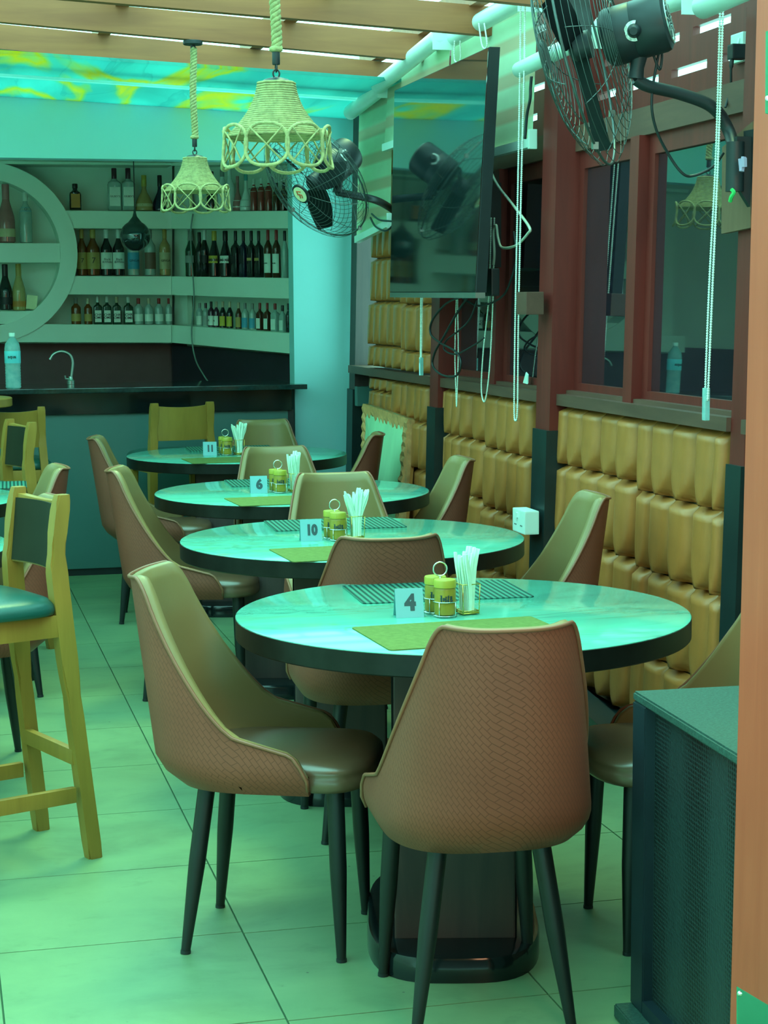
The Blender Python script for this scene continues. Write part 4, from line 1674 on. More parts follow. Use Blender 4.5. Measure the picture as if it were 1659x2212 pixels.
# bottom right shelf
R = [
    (432, 655, 15, 'round', 'clear', 'grey', 'white', None, 'small clear bottle, first at the left of the bottom right shelf'),
    (445, 655, 15, 'round', 'clear', 'purple', 'grey', None, 'small clear bottle with a purple cap, second on the bottom right shelf'),
    (457, 652, 15, 'round', 'purple', 'black', 'white', 'A', 'small dark bottle with white letter label, left of two on the bottom right shelf'),
    (468, 652, 13, 'round', 'purple', 'cream', 'white', 'A', 'small dark bottle with white letter label, right of two on the bottom right shelf'),
    (482, 652, 15, 'wine', 'dark', 'cream', 'yellow', None, 'small dark bottle with yellow label, left of two on the bottom right shelf'),
    (497, 652, 15, 'wine', 'dark', 'cream', 'yellow', None, 'small dark bottle with yellow label, right of two on the bottom right shelf'),
    (516, 654, 14, 'wine', 'brown', 'cream', 'gold', None, 'small brown bottle with gold label in the middle of the bottom right shelf'),
    (530, 655, 16, 'round', 'clear', 'grey', 'blue', None, 'small bottle with a blue label, left of two on the bottom right shelf'),
    (546, 656, 16, 'round', 'clear', 'grey', 'blue', None, 'small bottle with a blue label, right of two on the bottom right shelf'),
    (562, 655, 15, 'square', 'brown', 'red', 'white', None, 'small red-capped bottle with white label, left of two on the bottom right shelf'),
    (578, 655, 15, 'square', 'brown', 'red', 'white', None, 'small red-capped bottle with white label, right of two on the bottom right shelf'),
    (595, 656, 18, 'square', 'clear', 'red', 'white', None, 'small clear bottle with large shield label on the bottom right shelf'),
    (611, 660, 14, 'flask', 'clear', 'black', 'white', None, 'small clear flask with white label near the right end of the bottom right shelf'),
    (623, 656, 11, 'wine', 'dark', 'black', None, None, 'thin dark bottle second from the right on the bottom right shelf'),
    (634, 668, 12, 'square', 'dark', 'black', 'black', 'N7', 'small black bottle with white letters at the right end of the bottom right shelf')]
for x, yt, w, s_, g_, c_, l_, wd_, d_ in R:
    yb_ = 702 + 20 * (x - 370) / 270
    place(x, yb_, yt, w, 1, shape=s_, glass=g_, cap=c_, lab=l_, words=wd_, desc=d_, group=G, lz=(0.10, 0.46), ts=0.5, capz=0.2)

# grey cable hanging over the shelves
pts = [PR(417, 462, -0.02), PR(412, 500, -0.03), PR(414, 560, -0.03), PR(419, 640, -0.03), PR(414, 720, -0.03), PR(422, 775, -0.05), PR(440, 810, -0.1), PR(455, 832, -0.15)]
tag(obj('power_cable', tube(BM(), smooth_path(pts, 8), 0.005, 6), mk('grey_cable', (0.20, 0.30, 0.27), 0.5), None, 'all'), 'grey cable hanging down across the angled bar shelves', 'cable')
pts = [PR(414, 640, -0.03), PR(418, 720, -0.035), PR(417, 770, -0.05), PR(430, 812, -0.1), PR(448, 834, -0.14)]

# smoked globe pendant
gp = PY(292, 510, 11.3)
gl = thing('globe_pendant', 'smoked mirror glass globe lamp hanging before the bar shelves', 'lamp', gp)
R_ = 0.093
prof = [(R_ * math.sin(a), -R_ * math.cos(a)) for a in [math.radians(20 + 7 * k) for k in range(20)]]
prof += [(0.030, 0.098), (0.014, 0.118), (0.008, 0.14), (0.005, 0.16), (0, 0.162)]
obj('globe', lathe(BM(), prof, 36, cap=False), M['smoke'], gl, True)
obj('cord', tube(BM(), [(0, 0, 0.15), (0, 0, 2.419 - gp.z)], 0.003, 6), M['black'], gl)
obj('bulb', lathe(BM(), [(0, -0.03), (0.02, -0.025), (0.028, 0.0), (0.018, 0.03), (0.013, 0.06), (0, 0.06)], 16), M['chrome'], gl, True)


# ================================================================== ROPE LAMPS
def make_rope_lamp(lab, loc, top):
    """loc = centre of the shade top; top = height of the ceiling fixing above it"""
    root = thing('rope_pendant_lamp', lab, 'lamp', loc, 0, 'woven rope pendant lamps')
    # coiled bell shade
    def rad(f):
        return 0.050 + 0.018 * f + 0.070 * f ** 2.0
    bm = BM()
    N_ = 24
    hgt = 0.145
    for i in range(N_):
        f = i / (N_ - 1)
        r = rad(f)
        z = -hgt * f ** 0.95
        pts = []
        for k in range(96):
            a = 2 * PI * k / 96
            rr_ = r + 0.0016 * math.cos(a * 8 + PI * (i % 2) * 0)
            pts.append((rr_ * math.cos(a), rr_ * math.sin(a), z + 0.0008 * math.sin(a * 48)))
        tube(bm, pts, 0.0036, 6, True)
    obj('coiled_shade', bm, M['rope'], root, 'all')
    bm = lathe(BM(), [(rad(f) - 0.003, -hgt * f ** 0.95) for f in [k / 12 for k in range(13)]], 40, cap=False)
    obj('shade_liner', bm, mk('shade_liner', (0.45, 0.38, 0.16), 0.9), root, 'all')
    # eight scalloped loops with crossed strands
    for k in range(8):
        a0 = 2 * PI * (k + 0.5) / 8
        hz, hw_ = 0.057, 0.060
        zc_ = -0.176
        pts = []
        for q in range(28):
            t = 2 * PI * q / 28
            s_, c_ = superell(t, 2.4)
            an = a0 + hw_ * s_ / 0.146
            r = 0.149 + 0.004 * (-c_)
            pts.append((r * math.cos(an), r * math.sin(an), zc_ + hz * c_))
        lp = obj('loop', tube(BM(), pts, 0.0048, 7, True), M['rope'], root, 'all')
        bm = BM()
        for sg in (-1, 1):
            a1, a2 = a0 - sg * 0.30, a0 + sg * 0.30
            tube(bm, [(0.150 * math.cos(a1), 0.150 * math.sin(a1), zc_ + hz * 0.80), (0.139 * math.cos(a0), 0.139 * math.sin(a0), zc_), (0.150 * math.cos(a2), 0.150 * math.sin(a2), zc_ - hz * 0.80)], 0.0026, 6)
        obj('cross_strands', bm, M['rope'], lp, 'all')
    for zc_, nm in ((-0.165, 'upper_hoop'), (-0.255, 'lower_hoop')):
        pass
    # cap, eye and twisted rope
    obj('cap', lathe(BM(), [(0.047, -0.002), (0.034, 0.010), (0.012, 0.016), (0.004, 0.018), (0, 0.018)], 20), M['black'], root, True)
    bm = BM()
    for zc_, ax in ((0.026, 0), (0.042, 1)):
        tube(bm, [((0.009 * math.cos(t) if ax == 0 else 0), (0.009 * math.cos(t) if ax else 0), zc_ + 0.011 * math.sin(t)) for t in [2 * PI * q / 14 for q in range(14)]], 0.0025, 6, True)
    obj('chain_link', bm, M['black'], root, 'all')
    obj('socket', lathe(BM(), [(0.010, 0.050), (0.011, 0.052), (0.011, 0.088), (0.010, 0.090)], 16), M['black'], root, True)
    bm = BM()
    z0, z1 = 0.088, top - 0.03
    n = int((z1 - z0) / 0.004)
    for ph in range(3):
        pts = []
        for i in range(n + 1):
            z = z0 + (z1 - z0) * i / n
            a = ph * 2 * PI / 3 + z * 150
            wob = 0.003 * math.sin(z * 17)
            pts.append((wob + 0.0085 * math.cos(a), 0.0085 * math.sin(a), z))
        tube(bm, pts, 0.0078, 6)
    tube(bm, [(0.012 * math.cos(t), 0.012 * math.sin(t), z0 + 0.004) for t in [2 * PI * q / 16 for q in range(16)]], 0.008, 6, True)
    obj('twisted_rope', bm, M['rope'], root, 'all')
    obj('stem', lathe(BM(), [(0.011, top - 0.06), (0.011, top - 0.012)], 14), M['black'], root, True)
    obj('canopy', lathe(BM(), [(0.040, top - 0.018), (0.043, top - 0.015), (0.043, top - 0.002), (0.041, top), (0, top)], 28), M['black'], root, True)
    return root


def zat(x):
    return z0m + (z1m - z0m) * (x + 2.3) / 4.6


l1 = PY(597, 180, 5.03)
make_rope_lamp('large woven rope lamp with a scalloped rim hanging nearest the camera', l1, zat(l1.x) - l1.z - 0.002)
l2 = PY(421, 342, 8.16)
z2 = PY(416, 88, 8.16).z
make_rope_lamp('smaller looking woven rope lamp hanging farther off towards the bar', l2, z2 - l2.z)

# ================================================================== TELEVISION
def wp2(Y, z, X):
    return V((X + 0.025 * (z - 2.47), Y, z))


tv = thing('television', 'large black television hung high on the right wall reflecting the bar', 'television', (2.1, 7.55, 2.0))
o_ = V((2.1, 7.55, 2.0))
c = [PX(852, 195, 2.10), PX(1056, 101, 2.10), PX(1027, 632, 2.075), PX(842, 632, 2.075)]


def slab(pts, off0, off1, mat, name, par=tv):
    bm = BM()
    prism(bm, [p - o_ + V((off0, 0, 0)) for p in pts], (off1 - off0, 0, 0))
    return obj(name, bm, M[mat], par)


ctr = (c[0] + c[1] + c[2] + c[3]) / 4
slab([ctr + (p - ctr) * 0.992 for p in c], -0.001, 0.004, 'screen', 'screen')
slab(c, 0.003, 0.045, 'black', 'bezel')
c3 = [c[3], c[2], c[2] + V((0, 0, -0.022)), c[3] + V((0, 0, -0.022))]
slab(c3, 0.0, 0.04, 'brushed', 'bottom_strip')
slab([ctr + (p - ctr) * 0.66 + V((0, 0, -0.12)) for p in c], 0.045, 0.085, 'black', 'back_housing')
obj('wall_bracket', bx((0.085, -0.2, -0.35), (0.235, 0.2, 0.0)), M['black'], tv)
# power adapter behind the screen
pa = PX(1060, 610, 2.2)
ad = thing('power_adapter', 'black power box hanging on a cable behind the television edge', 'adapter', pa)
obj('case', box(BM(), (0, 0, 0), (0.035, 0.13, 0.11), None, 0.006), M['black'], ad)
obj('indicator', box(BM(), (-0.018, 0.045, 0.03), (0.004, 0.016, 0.022)), mk('red_button', (0.3, 0.02, 0.02), 0.4), ad)


def cable(name, pts, r, mat, lab, X, cat='cable'):
    q = [PX(x, y, X + (dd[0] if dd else 0)) for (x, y, *dd) in pts]
    return tag(obj(name, tube(BM(), smooth_path(q, 8), r, 6), mat, None, 'all'), lab, cat)


cable('white_cable', [(1058, 365), (1075, 400), (1110, 445), (1143, 490), (1140, 505), (1115, 530), (1085, 535), (1076, 515), (1072, 487), (1066, 500), (1068, 545), (1066, 572)], 0.0055, mk('white_cable', (0.50, 0.55, 0.46), 0.5), 'pale cable looping out from behind the television', 2.24)
cable('black_cable', [(1010, 642), (985, 680), (960, 725), (940, 760), (935, 790), (955, 810), (985, 812), (996, 785), (985, 760), (950, 740), (930, 720), (935, 690), (965, 655), (1000, 640)], 0.005, M['black'], 'tangled black cable looping below the television', 2.17)
cable('black_cable', [(1030, 650), (1015, 690), (990, 715), (965, 735), (960, 755), (985, 765), (1025, 745), (1045, 730)], 0.0042, M['black'], 'black cable crossing the tangle below the television', 2.19)
cable('black_cable', [(1000, 645), (1030, 660), (1060, 655), (1085, 640), (1100, 615), (1115, 560), (1110, 500)], 0.0045, M['black'], 'black cable running from the tangle up towards the window frame', 2.25)
cable('black_cable', [(1148, 165), (1146, 190), (1145, 215), (1138, 250), (1134, 300)], 0.006, M['black'], 'short black cable hanging beside the striped blind', 2.20)

# ================================================================== BLINDS
def blind(lab, Ya, Yb, Xr, za, zb_, zbot_a, zbot_b, bar=True, r=0.038, sheet=True):
    """roller from (Ya, za) far end to (Yb, zb_) near end"""
    root = thing('roller_blind', lab, 'blind', (Xr, (Ya + Yb) / 2, 0))
    o2 = V((Xr, (Ya + Yb) / 2, 0))
    A, B = V((Xr, Ya, za)) - o2, V((Xr, Yb, zb_)) - o2
    d = (B - A).normalized()
    pts = [A - d * 0.012, A - d * 0.006, A, B, B + d * 0.006, B + d * 0.012]
    obj('roller_cassette', tube(BM(), pts, [r * 0.6, r * 0.92, r, r, r * 0.92, r * 0.6], 20), M['white'], root, True)
    if sheet:
        bm = BM()
        n = 12
        xs = 0.05
        g = []
        for i in range(n + 1):
            f = i / n
            Y = (Ya + 0.01) * (1 - f) + (Yb - 0.01) * f
            zt = za * (1 - f) + zb_ * f - o2.z
            zo = zbot_a * (1 - f) + zbot_b * f
            g.append([bm.verts.new((xs - (0.02 * k / 4), Y - o2.y, zt + (zo - zt) * k / 4)) for k in range(5)])
        for a, b in zip(g, g[1:]):
            for k in range(4):
                bm.faces.new((a[k], b[k], b[k + 1], a[k + 1]))
        obj('striped_fabric', bm, M['fabric'], root, True)
        bm = BM()
        hexa(bm, [(xs - 0.035, Ya - o2.y, zbot_a - 0.035), (xs - 0.035, Yb - o2.y, zbot_b - 0.035), (xs - 0.005, Yb - o2.y, zbot_b - 0.035), (xs - 0.005, Ya - o2.y, zbot_a - 0.035),
                  (xs - 0.035, Ya - o2.y, zbot_a), (xs - 0.035, Yb - o2.y, zbot_b), (xs - 0.005, Yb - o2.y, zbot_b), (xs - 0.005, Ya - o2.y, zbot_a)])
        obj('bottom_bar', bm, M['white'], root)
        obj('end_cap', box(BM(), (xs - 0.02, Yb - 0.008 - o2.y, zbot_b - 0.005), (0.034, 0.016, 0.075), None, 0.003), M['white'], root)
    obj('bracket', box(BM(), B + V((0.02, -0.010, -0.02)), (0.10, 0.006, 0.07), None, 0.001), M['white'], root)
    return root


r0, r1 = PX(757, 243, 2.20), PX(905, 128, 2.20)
ra, rb = PX(808, 186, 2.15), PX(938, 80, 2.15)
rc, rd = PX(925, 95, 2.18), PX(1075, -10, 2.18)
blind('green and tan striped blind in the far corner left of the television', r0.y, ra.y + 0.02, 2.20, r0.z, r0.z + (ra.z - r0.z) * 1.0, 1.86, 1.915)
blind('striped blind with white roller directly above the television', ra.y - 0.01, rb.y, 2.17, ra.z, rb.z, 2.28, 2.28)
blind('striped blind right of the television with a white bottom bar', rc.y, 6.76, 2.24, rc.z, rd.z - 0.03, 2.13, 2.13)
a3, b3 = PX(1122, 151, 2.22), PX(1290, 70, 2.22)
blind('rolled-up white blind tube behind the large fan cage', a3.y, b3.y, 2.22, a3.z, b3.z, 0, 0, sheet=False, r=0.03)
a4 = PX(1300, 55, 2.22)
b4 = PX(1490, -8, 2.22)
blind('rolled-up white blind tube above the fan motor', a4.y, b4.y, 2.22, a4.z, b4.z, 0, 0, sheet=False, r=0.03)
a5 = PX(1519, 14, 2.15)
blind('pale green blind roller end at the top right corner', a5.y, a5.y - 0.9, 2.15, a5.z, a5.z + 0.02, 0, 0, sheet=False, r=0.035)


# bead chains
def chain(lab, pts, X, weight=None, rb=0.0033, loop=True, group='blind bead chains'):
    q = [PX(x, y, X) for x, y in pts]
    root = thing('bead_chain', lab, 'chain', q[0], 0, group)
    path = smooth_path([p - q[0] for p in q], 10)
    # resample
    L = [0]
    for a, b in zip(path, path[1:]):
        L.append(L[-1] + (b - a).length)
    n = min(420, int(L[-1] / 0.0075))
    pp, rr_ = [], []
    j = 0
    for i in range(n * 3 + 1):
        s = L[-1] * i / (n * 3)
        while j < len(L) - 2 and L[j + 1] < s:
            j += 1
        f = (s - L[j]) / max(1e-9, L[j + 1] - L[j])
        pp.append(path[j].lerp(path[j + 1], f))
        rr_.append((rb * 0.42, rb, rb)[i % 3])
    obj('beads', tube(BM(), pp, rr_, 6), M['bead'], root, 'all')
    if weight:
        w0, w1 = PX(*weight[0], X) - q[0], PX(*weight[1], X) - q[0]
        m = (w0 + w1) / 2
        obj('tensioner', box(BM(), m, (0.016, 0.022, (w0 - w1).length), None, 0.003), M['clear'], root)
    return root


chain('long bead chain pair with a clear tensioner before the right window', [(1562, 16), (1551, 350), (1540, 600), (1530, 838), (1528, 862), (1524, 838), (1533, 600), (1546, 350), (1556, 16)], 2.22, ((1526, 838), (1524, 908)), 0.0040)
chain('long free-hanging bead chain loop left of the big fan', [(1125, -5), (1123, 170), (1119, 400), (1113, 700), (1111, 880), (1114, 908), (1118, 880), (1120, 700), (1126, 400), (1132, 170), (1134, -5)], 2.20, None, 0.0042)
chain('bead chain loop hanging right below the television edge', [(1061, 470), (1056, 640), (1044, 760), (1040, 840), (1046, 868), (1053, 840), (1060, 760), (1065, 640), (1068, 470)], 2.26, None, 0.0036)
chain('narrow bead chain hanging through the cable tangle', [(986, 640), (983, 760), (985, 840), (986.5, 879), (988, 840), (990, 760), (988.5, 640)], 2.24, None, 0.0034)
chain('short bead chain with clear tensioner on the far tufted wall', [(912, 640), (910, 772), (909, 776), (908, 772), (909, 640)], 2.24, ((910, 772), (910, 811)), 0.0036)
chain('bead chain hanging from the white bracket above the television left part', [(982, 88), (982, 130), (994, 130), (994, 88)], 2.19, None, 0.0036)
chain('bead chain hanging from the white bracket above the television right part', [(1034, 50), (1042, 100), (1052, 98), (1046, 50)], 2.19, None, 0.0036)


# ================================================================== FANS
def make_fan(lab, ctr, axis, wallpts, R=0.30, arm_r=0.018, group='black wall fans', badge=False, phase=0.35):
    """ctr: middle of the cage; axis: from the motor towards the front"""
    root = thing('wall_fan', lab, 'fan', ctr, 0, group)
    ax = V(axis).normalized()
    q = ax.to_track_quat('Z', 'Y')
    Mx = q.to_matrix()

    def L(x, y, z):
        return Mx @ V((x, y, z))
    bm = BM()
    nR = 15
    for side in (1, -1):
        for i in range(nR):
            f = 0.16 + 0.84 * i / (nR - 1)
            r = R * f
            z = side * (0.02 + (0.085 if side > 0 else 0.09) * (1 - f ** 3.2))
            tube(bm, [L(r * math.cos(2 * PI * k / 48), r * math.sin(2 * PI * k / 48), z) for k in range(48)], 0.0011, 4, True)
        for k in range(10):
            a = 2 * PI * k / 10 + (0.2 if side > 0 else 0)
            tube(bm, [L(R * f * math.cos(a), R * f * math.sin(a), side * (0.018 + (0.085 if side > 0 else 0.09) * (1 - f ** 3.2))) for f in (0.14, 0.3, 0.5, 0.7, 0.85, 0.95, 1.0)], 0.0015, 5)
    cg = obj('wire_cage', bm, M['wire'], root, 'all')
    cg['kind'] = 'stuff'
    obj('rim_hoop', tube(BM(), [L(R * 1.005 * math.cos(2 * PI * k / 64), R * 1.005 * math.sin(2 * PI * k / 64), 0) for k in range(64)], 0.0042, 6, True), M['wire'], root, 'all')
    # clips
    for k in range(4):
        a = 2 * PI * k / 4 + 0.5
        obj('rim_clip', box(BM(), L(R * 1.01 * math.cos(a), R * 1.01 * math.sin(a), 0), (0.016, 0.016, 0.02)), M['brushed'], root)
    # front badge
    bd = obj('hub_badge', BM_tf(lathe(BM(), [(0, 0.104), (0.045, 0.104), (0.048, 0.107), (0.048, 0.113), (0.045, 0.115), (0, 0.115)], 28), Mx), M['black'], root, True)
    if badge:
        obj('badge_face', BM_tf(lathe(BM(), [(0, 0.115), (0.038, 0.115), (0.038, 0.117), (0, 0.117)], 28), Mx), M['gasket'], bd, True)
        bm = BM()
        for (x0, y0, x1, y1) in ((-0.012, 0.018, 0.014, 0.014), (-0.010, 0.016, -0.012, 0.0), (-0.012, 0.0, 0.012, -0.002), (0.012, -0.002, 0.008, -0.018), (0.0, 0.004, -0.006, -0.018)):
            tube(bm, [L(x0, y0, 0.118), L(x1, y1, 0.118)], 0.0028, 5)
        obj('badge_mark', bm, mk('orange_mark', (0.6, 0.10, 0.03), 0.5), bd)
    # blades
    for k in range(3):
        a = 2 * PI * k / 3 + phase
        bm = BM()
        g = []
        for i in range(7):
            f = i / 6
            r = 0.03 + (R * 0.88 - 0.03) * f
            wd_ = 0.02 + 0.030 * math.sin(PI * min(1, f * 0.9 + 0.1))
            row = []
            for s_ in (-1, 0, 1):
                t = a + s_ * wd_ / max(r, 0.05)
                row.append(bm.verts.new(L(r * math.cos(t), r * math.sin(t), 0.012 - s_ * 0.028)))
            g.append(row)
        for p, qv in zip(g, g[1:]):
            for s_ in range(2):
                bm.faces.new((p[s_], p[s_ + 1], qv[s_ + 1], qv[s_]))
        bmesh.ops.solidify(bm, geom=list(bm.faces), thickness=0.003)
        obj('blade', bm, M['black'], root, True)
    obj('blade_hub', BM_tf(lathe(BM(), [(0.0, -0.03), (0.04, -0.028), (0.042, 0.02), (0.03, 0.035), (0, 0.037)], 24), Mx), M['black'], root, True)
    # motor
    mt = obj('motor', BM_tf(lathe(BM(), [(0, -0.062), (0.060, -0.062), (0.078, -0.072), (0.083, -0.085), (0.083, -0.155), (0.0815, -0.157), (0.083, -0.159), (0.083, -0.235), (0.079, -0.248), (0.066, -0.256), (0, -0.258)], 40), Mx), M['black'], root, True)
    bm = BM()
    for k in range(18):
        a = 2 * PI * k / 18
        p0, p1 = L(0.025 * math.cos(a), 0.025 * math.sin(a), -0.2585), L(0.058 * math.cos(a), 0.058 * math.sin(a), -0.2585)
        tube(bm, [p0, p1], 0.003, 5)
    tube(bm, [L(0.064 * math.cos(2 * PI * k / 32), 0.064 * math.sin(2 * PI * k / 32), -0.2570) for k in range(32)], 0.0025, 5, True)
    obj('rear_vent', bm, M['brushed'], mt)
    # speed knob on the camera side of the motor
    side = (EYEP - V(ctr)).normalized()
    side = (side - ax * side.dot(ax)).normalized()
    dn = ax.cross(side)
    base = -ax * 0.165 + side * 0.083
    qq = side.to_track_quat('Z', 'Y').to_matrix()
    k0 = BM_tf(lathe(BM(), [(0.019, 0.0), (0.019, 0.006), (0.013, 0.018), (0.011, 0.020), (0, 0.020)], 20), qq)
    obj('speed_knob', BM_mv(k0, base), M['black'], mt, True)
    bm = BM()
    n = 14
    inner, outer = [], []
    for k in range(n + 1):
        t = PI * (0.45 + 1.15 * k / n)
        inner.append(bm.verts.new(base + qq @ V((0.020 * math.cos(t), 0.020 * math.sin(t), 0.002))))
        outer.append(bm.verts.new(base + qq @ V((0.029 * math.cos(t), 0.029 * math.sin(t), 0.002 - 0.003))))
    for k in range(n):
        bm.faces.new((inner[k], inner[k + 1], outer[k + 1], outer[k]))
    obj('speed_dial', bm, mk('dial_print', (0.7, 0.8, 0.7), 0.4, var=0.5, vscale=120), mt)
    # neck and arm
    dnv = V((0, 0, -1))
    n0 = -ax * 0.17 + dnv * 0.075
    n1 = -ax * 0.16 + dnv * 0.135
    obj('neck', tube(BM(), [n0, n0.lerp(n1, 0.5), n1], [0.024, 0.02, 0.024], 16), M['black'], root, True)
    pts = [n1] + [V(p) - V(ctr) for p in wallpts]
    arm = smooth_path(pts, 8)
    obj('arm', tube(BM(), arm, arm_r, 14), M['black'], root, True)
    e = pts[-1]
    obj('arm_socket', tube(BM(), [e + V((0, 0, 0.07)), e + V((0, 0, -0.07))], arm_r * 1.45, 16), M['black'], root, True)
    bm = BM()
    # triangular gusset plate on the wall
    wx = 0.045
    prism(bm, [e + V((0, -0.01, 0.085)), e + V((wx, -0.01, 0.085)), e + V((wx + 0.004, -0.01, -0.12)), e + V((0, -0.01, -0.05))], (0, 0.02, 0))
    box(bm, e + V((wx + 0.004, 0, -0.015)), (0.006, 0.09, 0.24))
    obj('wall_mount', bm, M['black'], root)
    return root, arm


YF = 4.98
ax1 = -_ex * 0.925 + _fw * 0.30 - _ey * 0.20
mot = PY(1372, 66, YF)
c1 = mot + ax1.normalized() * 0.158
w1 = [PY(1400, 186, YF - 0.0), PY(1470, 203, YF), PY(1540, 232, YF), PY(1575, 285, YF), PX(1588, 345, 2.255)]
w1.append(w1[-1] + V((0, 0, -0.02)))
f1, _ = make_fan('large black wall fan with wire cage at the top right', c1, ax1, w1, 0.345)
# plywood backing plate of the fan bracket
q = [PW(1560, 318, 0.066), PW(1626, 262, 0.066), PW(1620, 492, 0.066), PW(1558, 505, 0.066)]
bp = tag(obj('plywood_plate', prism(BM(), q, (0.018, 0, 0)), M['ply']), 'square plywood plate behind the large fan bracket', 'board')
# lilac rag scrap and green clip on the bracket
p = PX(1600, 343, 2.24)
bm = BM()
for a, b in zip(((0, 0, 0), (0.004, -0.012, 0.004), (0.0, -0.024, 0.0)), ((0.002, -0.004, -0.03), (-0.003, -0.014, -0.036), (0.002, -0.022, -0.024))):
    tube(bm, [V(a), V(b)], 0.008, 6)
tag(obj('cloth_scrap', bm, mk('lilac_cloth', (0.35, 0.30, 0.45), 0.9), None, True, p), 'lilac scrap of cloth stuffed in the top of the fan bracket', 'cloth')
p = PX(1580, 425, 2.235)
tag(obj('green_clip', tube(BM(), smooth_path([(0, 0, 0.02), (0.004, -0.008, 0.012), (0, 0.0, 0.0), (0.002, 0.012, -0.012)], 4), 0.006, 6), mk('green_plastic', (0.03, 0.5, 0.12), 0.4), None, True, p), 'bright green plastic clip under the fan bracket', 'clip')
# fan power cables
q = [PY(x, y, YF + dd) for x, y, dd in ((1412, 120, 0), (1425, 150, 0), (1430, 120, 0.0), (1424, 112, 0), (1408, 210, 0), (1416, 275, 0.02), (1445, 335, 0.05), (1475, 375, 0.05), (1500, 379, 0.05), (1540, 360, 0.03), (1563, 330, 0.0))]
tag(obj('black_cable', tube(BM(), smooth_path(q, 8), 0.0042, 6), M['black'], None, 'all'), 'black cable looping below the arm of the large fan', 'cable')

ax2 = -_ex * 0.60 - _ey * 0.62 - _fw * 0.50
mot2 = PY(728, 352, 8.35)
c2 = mot2 + ax2.normalized() * 0.158
w2 = [PY(775, 424, 8.40), PY(810, 432, 8.45), PX(838, 446, 2.18), PX(868, 468, 2.262), PX(872, 480, 2.262)]
f2, _ = make_fan('smaller looking black wall fan left of the television', c2, ax2, w2, 0.29, badge=True, phase=2.3)
tag(obj('black_cable', tube(BM(), smooth_path([PX(x, y, 2.2) for x, y in ((800, 470), (812, 490), (835, 498), (850, 480), (820, 475), (803, 462))], 8), 0.005, 6), M['black'], None, 'all'), 'black cable bundle hanging under the far fan arm', 'cable')

# wall socket with plug beside the big fan
q = PW(1602, 104, -0.055)
sk = thing('wall_switch', 'white switched wall socket high beside the orange post', 'socket', q)
obj('plate', box(BM(), (-0.008, 0, 0), (0.018, 0.088, 0.088), None, 0.004), M['white'], sk)
obj('rocker', box(BM(), (-0.019, -0.02, 0.015), (0.006, 0.012, 0.022), Matrix.Rotation(0.2, 3, 'Y')), M['white'], sk)
q = PW(1585, 112, 0.0)
pl = thing('power_plug', 'black power plug and lead in the high white socket', 'plug', q)
obj('plug_body', box(BM(), (0.012, 0, 0), (0.05, 0.040, 0.045), None, 0.005), M['black'], pl)
pts = [V((-0.005, 0, -0.02)), V((-0.008, 0, -0.05)), PW(1578, 190, 0.0) - q, PW(1567, 232, 0.02) - q]
obj('lead', tube(BM(), smooth_path(pts, 6), [0.007] * 6 + [0.004] * 13, 8), M['black'], pl, True)

# double socket on the shaded post foot, small wood block on the red post
q = PW(1139, 1120, 0.112)
sk = thing('double_socket', 'white surface socket box on the shaded lower part of the post', 'socket', (q.x - 0.03, 6.60, q.z))
obj('box', box(BM(), (0, 0, 0), (0.058, 0.150, 0.090), None, 0.005), M['white'], sk)
obj('switch', box(BM(), (-0.03, 0.015, 0.022), (0.008, 0.016, 0.020), None, 0.001), M['white'], sk)
for dy in (-0.04, -0.025, 0.03, 0.045):
    obj('pin_hole', box(BM(), (-0.0292, dy, -0.015), (0.002, 0.006, 0.005)), M['black'], sk)
q = PW(1160, 655, 0.112)
tag(obj('wood_block', box(BM(), (-0.035, 0, 0), (0.07, 0.115, 0.085), None, 0.003), M['sillwood'], None, False, (q.x, 6.60, q.z)), 'small brown wooden block fixed to the red-brown post', 'block')
q = PW(1138, 796, 0.02)
tag(obj('paper_scrap', prism(BM(), [(0, 0.05, -0.012), (0, -0.01, -0.015), (0, -0.012, 0.02), (0, 0.015, 0.03)], (0.004, 0, 0.004)), M['white'], None, False, (q.x, q.y, 1.19)), 'crumpled white paper on the window sill by the post', 'paper')

# leaning upholstered board in the far corner
lb0 = [PY(788, 872, 9.38), PY(886, 905, 8.66), PY(866, 1120, 8.58), PY(783, 1080, 9.30)]
dn_ = (lb0[2] - lb0[1]).normalized()
k1 = lb0[1] + dn_ * ((0.004 - lb0[1].z) / dn_.z)
dn_ = (lb0[3] - lb0[0]).normalized()
k0 = lb0[0] + dn_ * ((0.004 - lb0[0].z) / dn_.z)
nn = (lb0[1] - lb0[0]).cross(k0 - lb0[0]).normalized()
if nn.x < 0:
    nn = -nn
lean = thing('leaning_board', 'upholstered board seen from its bare back, leaning in the far corner', 'board', (lb0[0] + lb0[1] + k0 + k1) / 4 * 1.0)
oc = lean.location.copy()
obj('bare_back', prism(BM(), [p - oc for p in (lb0[0], lb0[1], k1, k0)], nn * 0.012), M['boardpanel'], lean)
wr = BM()
rnd = random.Random(3)


def edge_strip(a, b, c_dir, wd_, n):
    prev = None
    for i in range(n + 1):
        f = i / n
        p = a.lerp(b, f) - nn * 0.004
        w_ = wd_ * (0.75 + 0.5 * rnd.random())
        row = [wr.verts.new(p - oc + nn * 0.03), wr.verts.new(p - oc - nn * (0.006 + 0.008 * (i % 2))), wr.verts.new(p - oc + c_dir * w_ * 0.5 - nn * (0.010 * (i % 2))), wr.verts.new(p - oc + c_dir * w_ + nn * 0.001)]
        if prev:
            for k in range(3):
                wr.faces.new((prev[k], prev[k + 1], row[k + 1], row[k]))
        prev = row


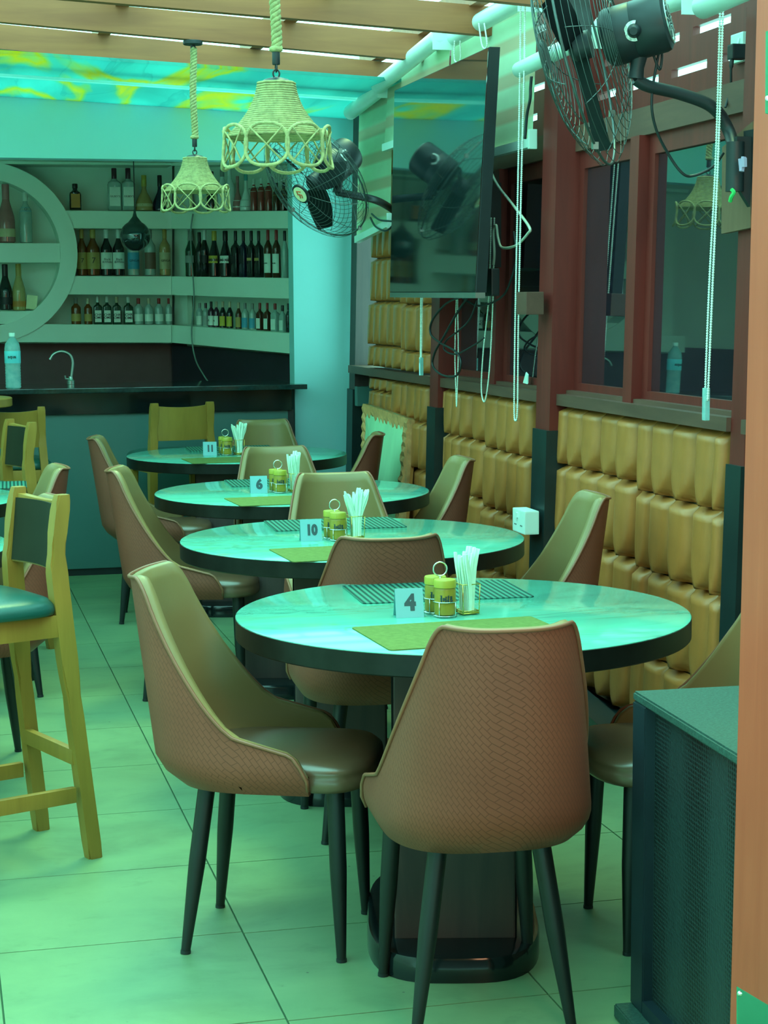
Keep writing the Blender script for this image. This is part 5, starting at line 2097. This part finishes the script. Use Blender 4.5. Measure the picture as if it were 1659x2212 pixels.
dn1 = (k0 - lb0[0]).normalized()
rt = (lb0[1] - lb0[0]).normalized()
edge_strip(lb0[0], lb0[1], dn1, 0.07, 26)
edge_strip(lb0[1], k1, -rt, 0.075, 40)
edge_strip(lb0[0], k0, rt, 0.03, 40)
obj('stapled_leather', wr, mk('stapled_leather', (0.62, 0.30, 0.12), 0.5, var=0.2, vscale=30), lean)
obj('padded_front', prism(BM(), [p - oc + nn * 0.013 for p in (lb0[0], lb0[1], k1, k0)], nn * 0.03), M['pad'], lean)
# electrical trunking box above it
q = PY(798, 857, 9.9)
tag(obj('junction_box', bx((-0.045, -0.03, -0.055), (0.045, 0.03, 0.055), 0.004), M['counterpanel'], None, False, (2.36, 9.98, q.z)), 'grey-green junction box low in the far corner', 'box')

# ================================================================== SPEAKER
zs = 0.70
s0 = PZ(1367, 1492, zs)
s1 = PZ(1583, 1625, zs)
dv = (s1 - s0)
dv.z = 0
dv.normalize()
bk = V((-dv.y, dv.x, 0))
bk = bk if bk.x > 0 else -bk
sp = thing('loudspeaker', 'large black loudspeaker cabinet with perforated grille at the lower right', 'speaker', (s0.x, s0.y, 0))


def sbox(a0, a1, b0, b1, z0, z1, bev=0.0):
    bm = BM()
    P = lambda a, b, z: dv * a + bk * b + V((0, 0, z))
    hexa(bm, [P(a0, b0, z0), P(a1, b0, z0), P(a1, b1, z0), P(a0, b1, z0), P(a0, b0, z1), P(a1, b0, z1), P(a1, b1, z1), P(a0, b1, z1)])
    if bev:
        bmesh.ops.bevel(bm, geom=list(bm.edges), offset=bev, segments=2, affect='EDGES')
    return bm


LN = 0.60
obj('top_panel', sbox(0, LN, 0, 0.30, zs - 0.02, zs, 0.004), M['carpetblack'], sp)
obj('side_panel', sbox(0, 0.075, 0.0, 0.30, 0.03, zs - 0.02, 0.003), M['speakerframe'], sp)
obj('side_panel', sbox(LN - 0.03, LN, 0.0, 0.30, 0.03, zs - 0.02, 0.003), M['speakerframe'], sp)
obj('bottom_panel', sbox(0.075, LN - 0.03, 0.0, 0.30, 0.03, 0.06), M['speakerframe'], sp)
obj('rear_panel', sbox(0.075, LN - 0.03, 0.27, 0.30, 0.06, zs - 0.02), M['speakerframe'], sp)
obj('grille', sbox(0.072, LN - 0.028, 0.022, 0.03, 0.055, zs - 0.018), M['grille'], sp)
obj('foot', sbox(0.0, LN, -0.036, 0.25, 0.0, 0.03, 0.003), M['carpetblack'], sp)
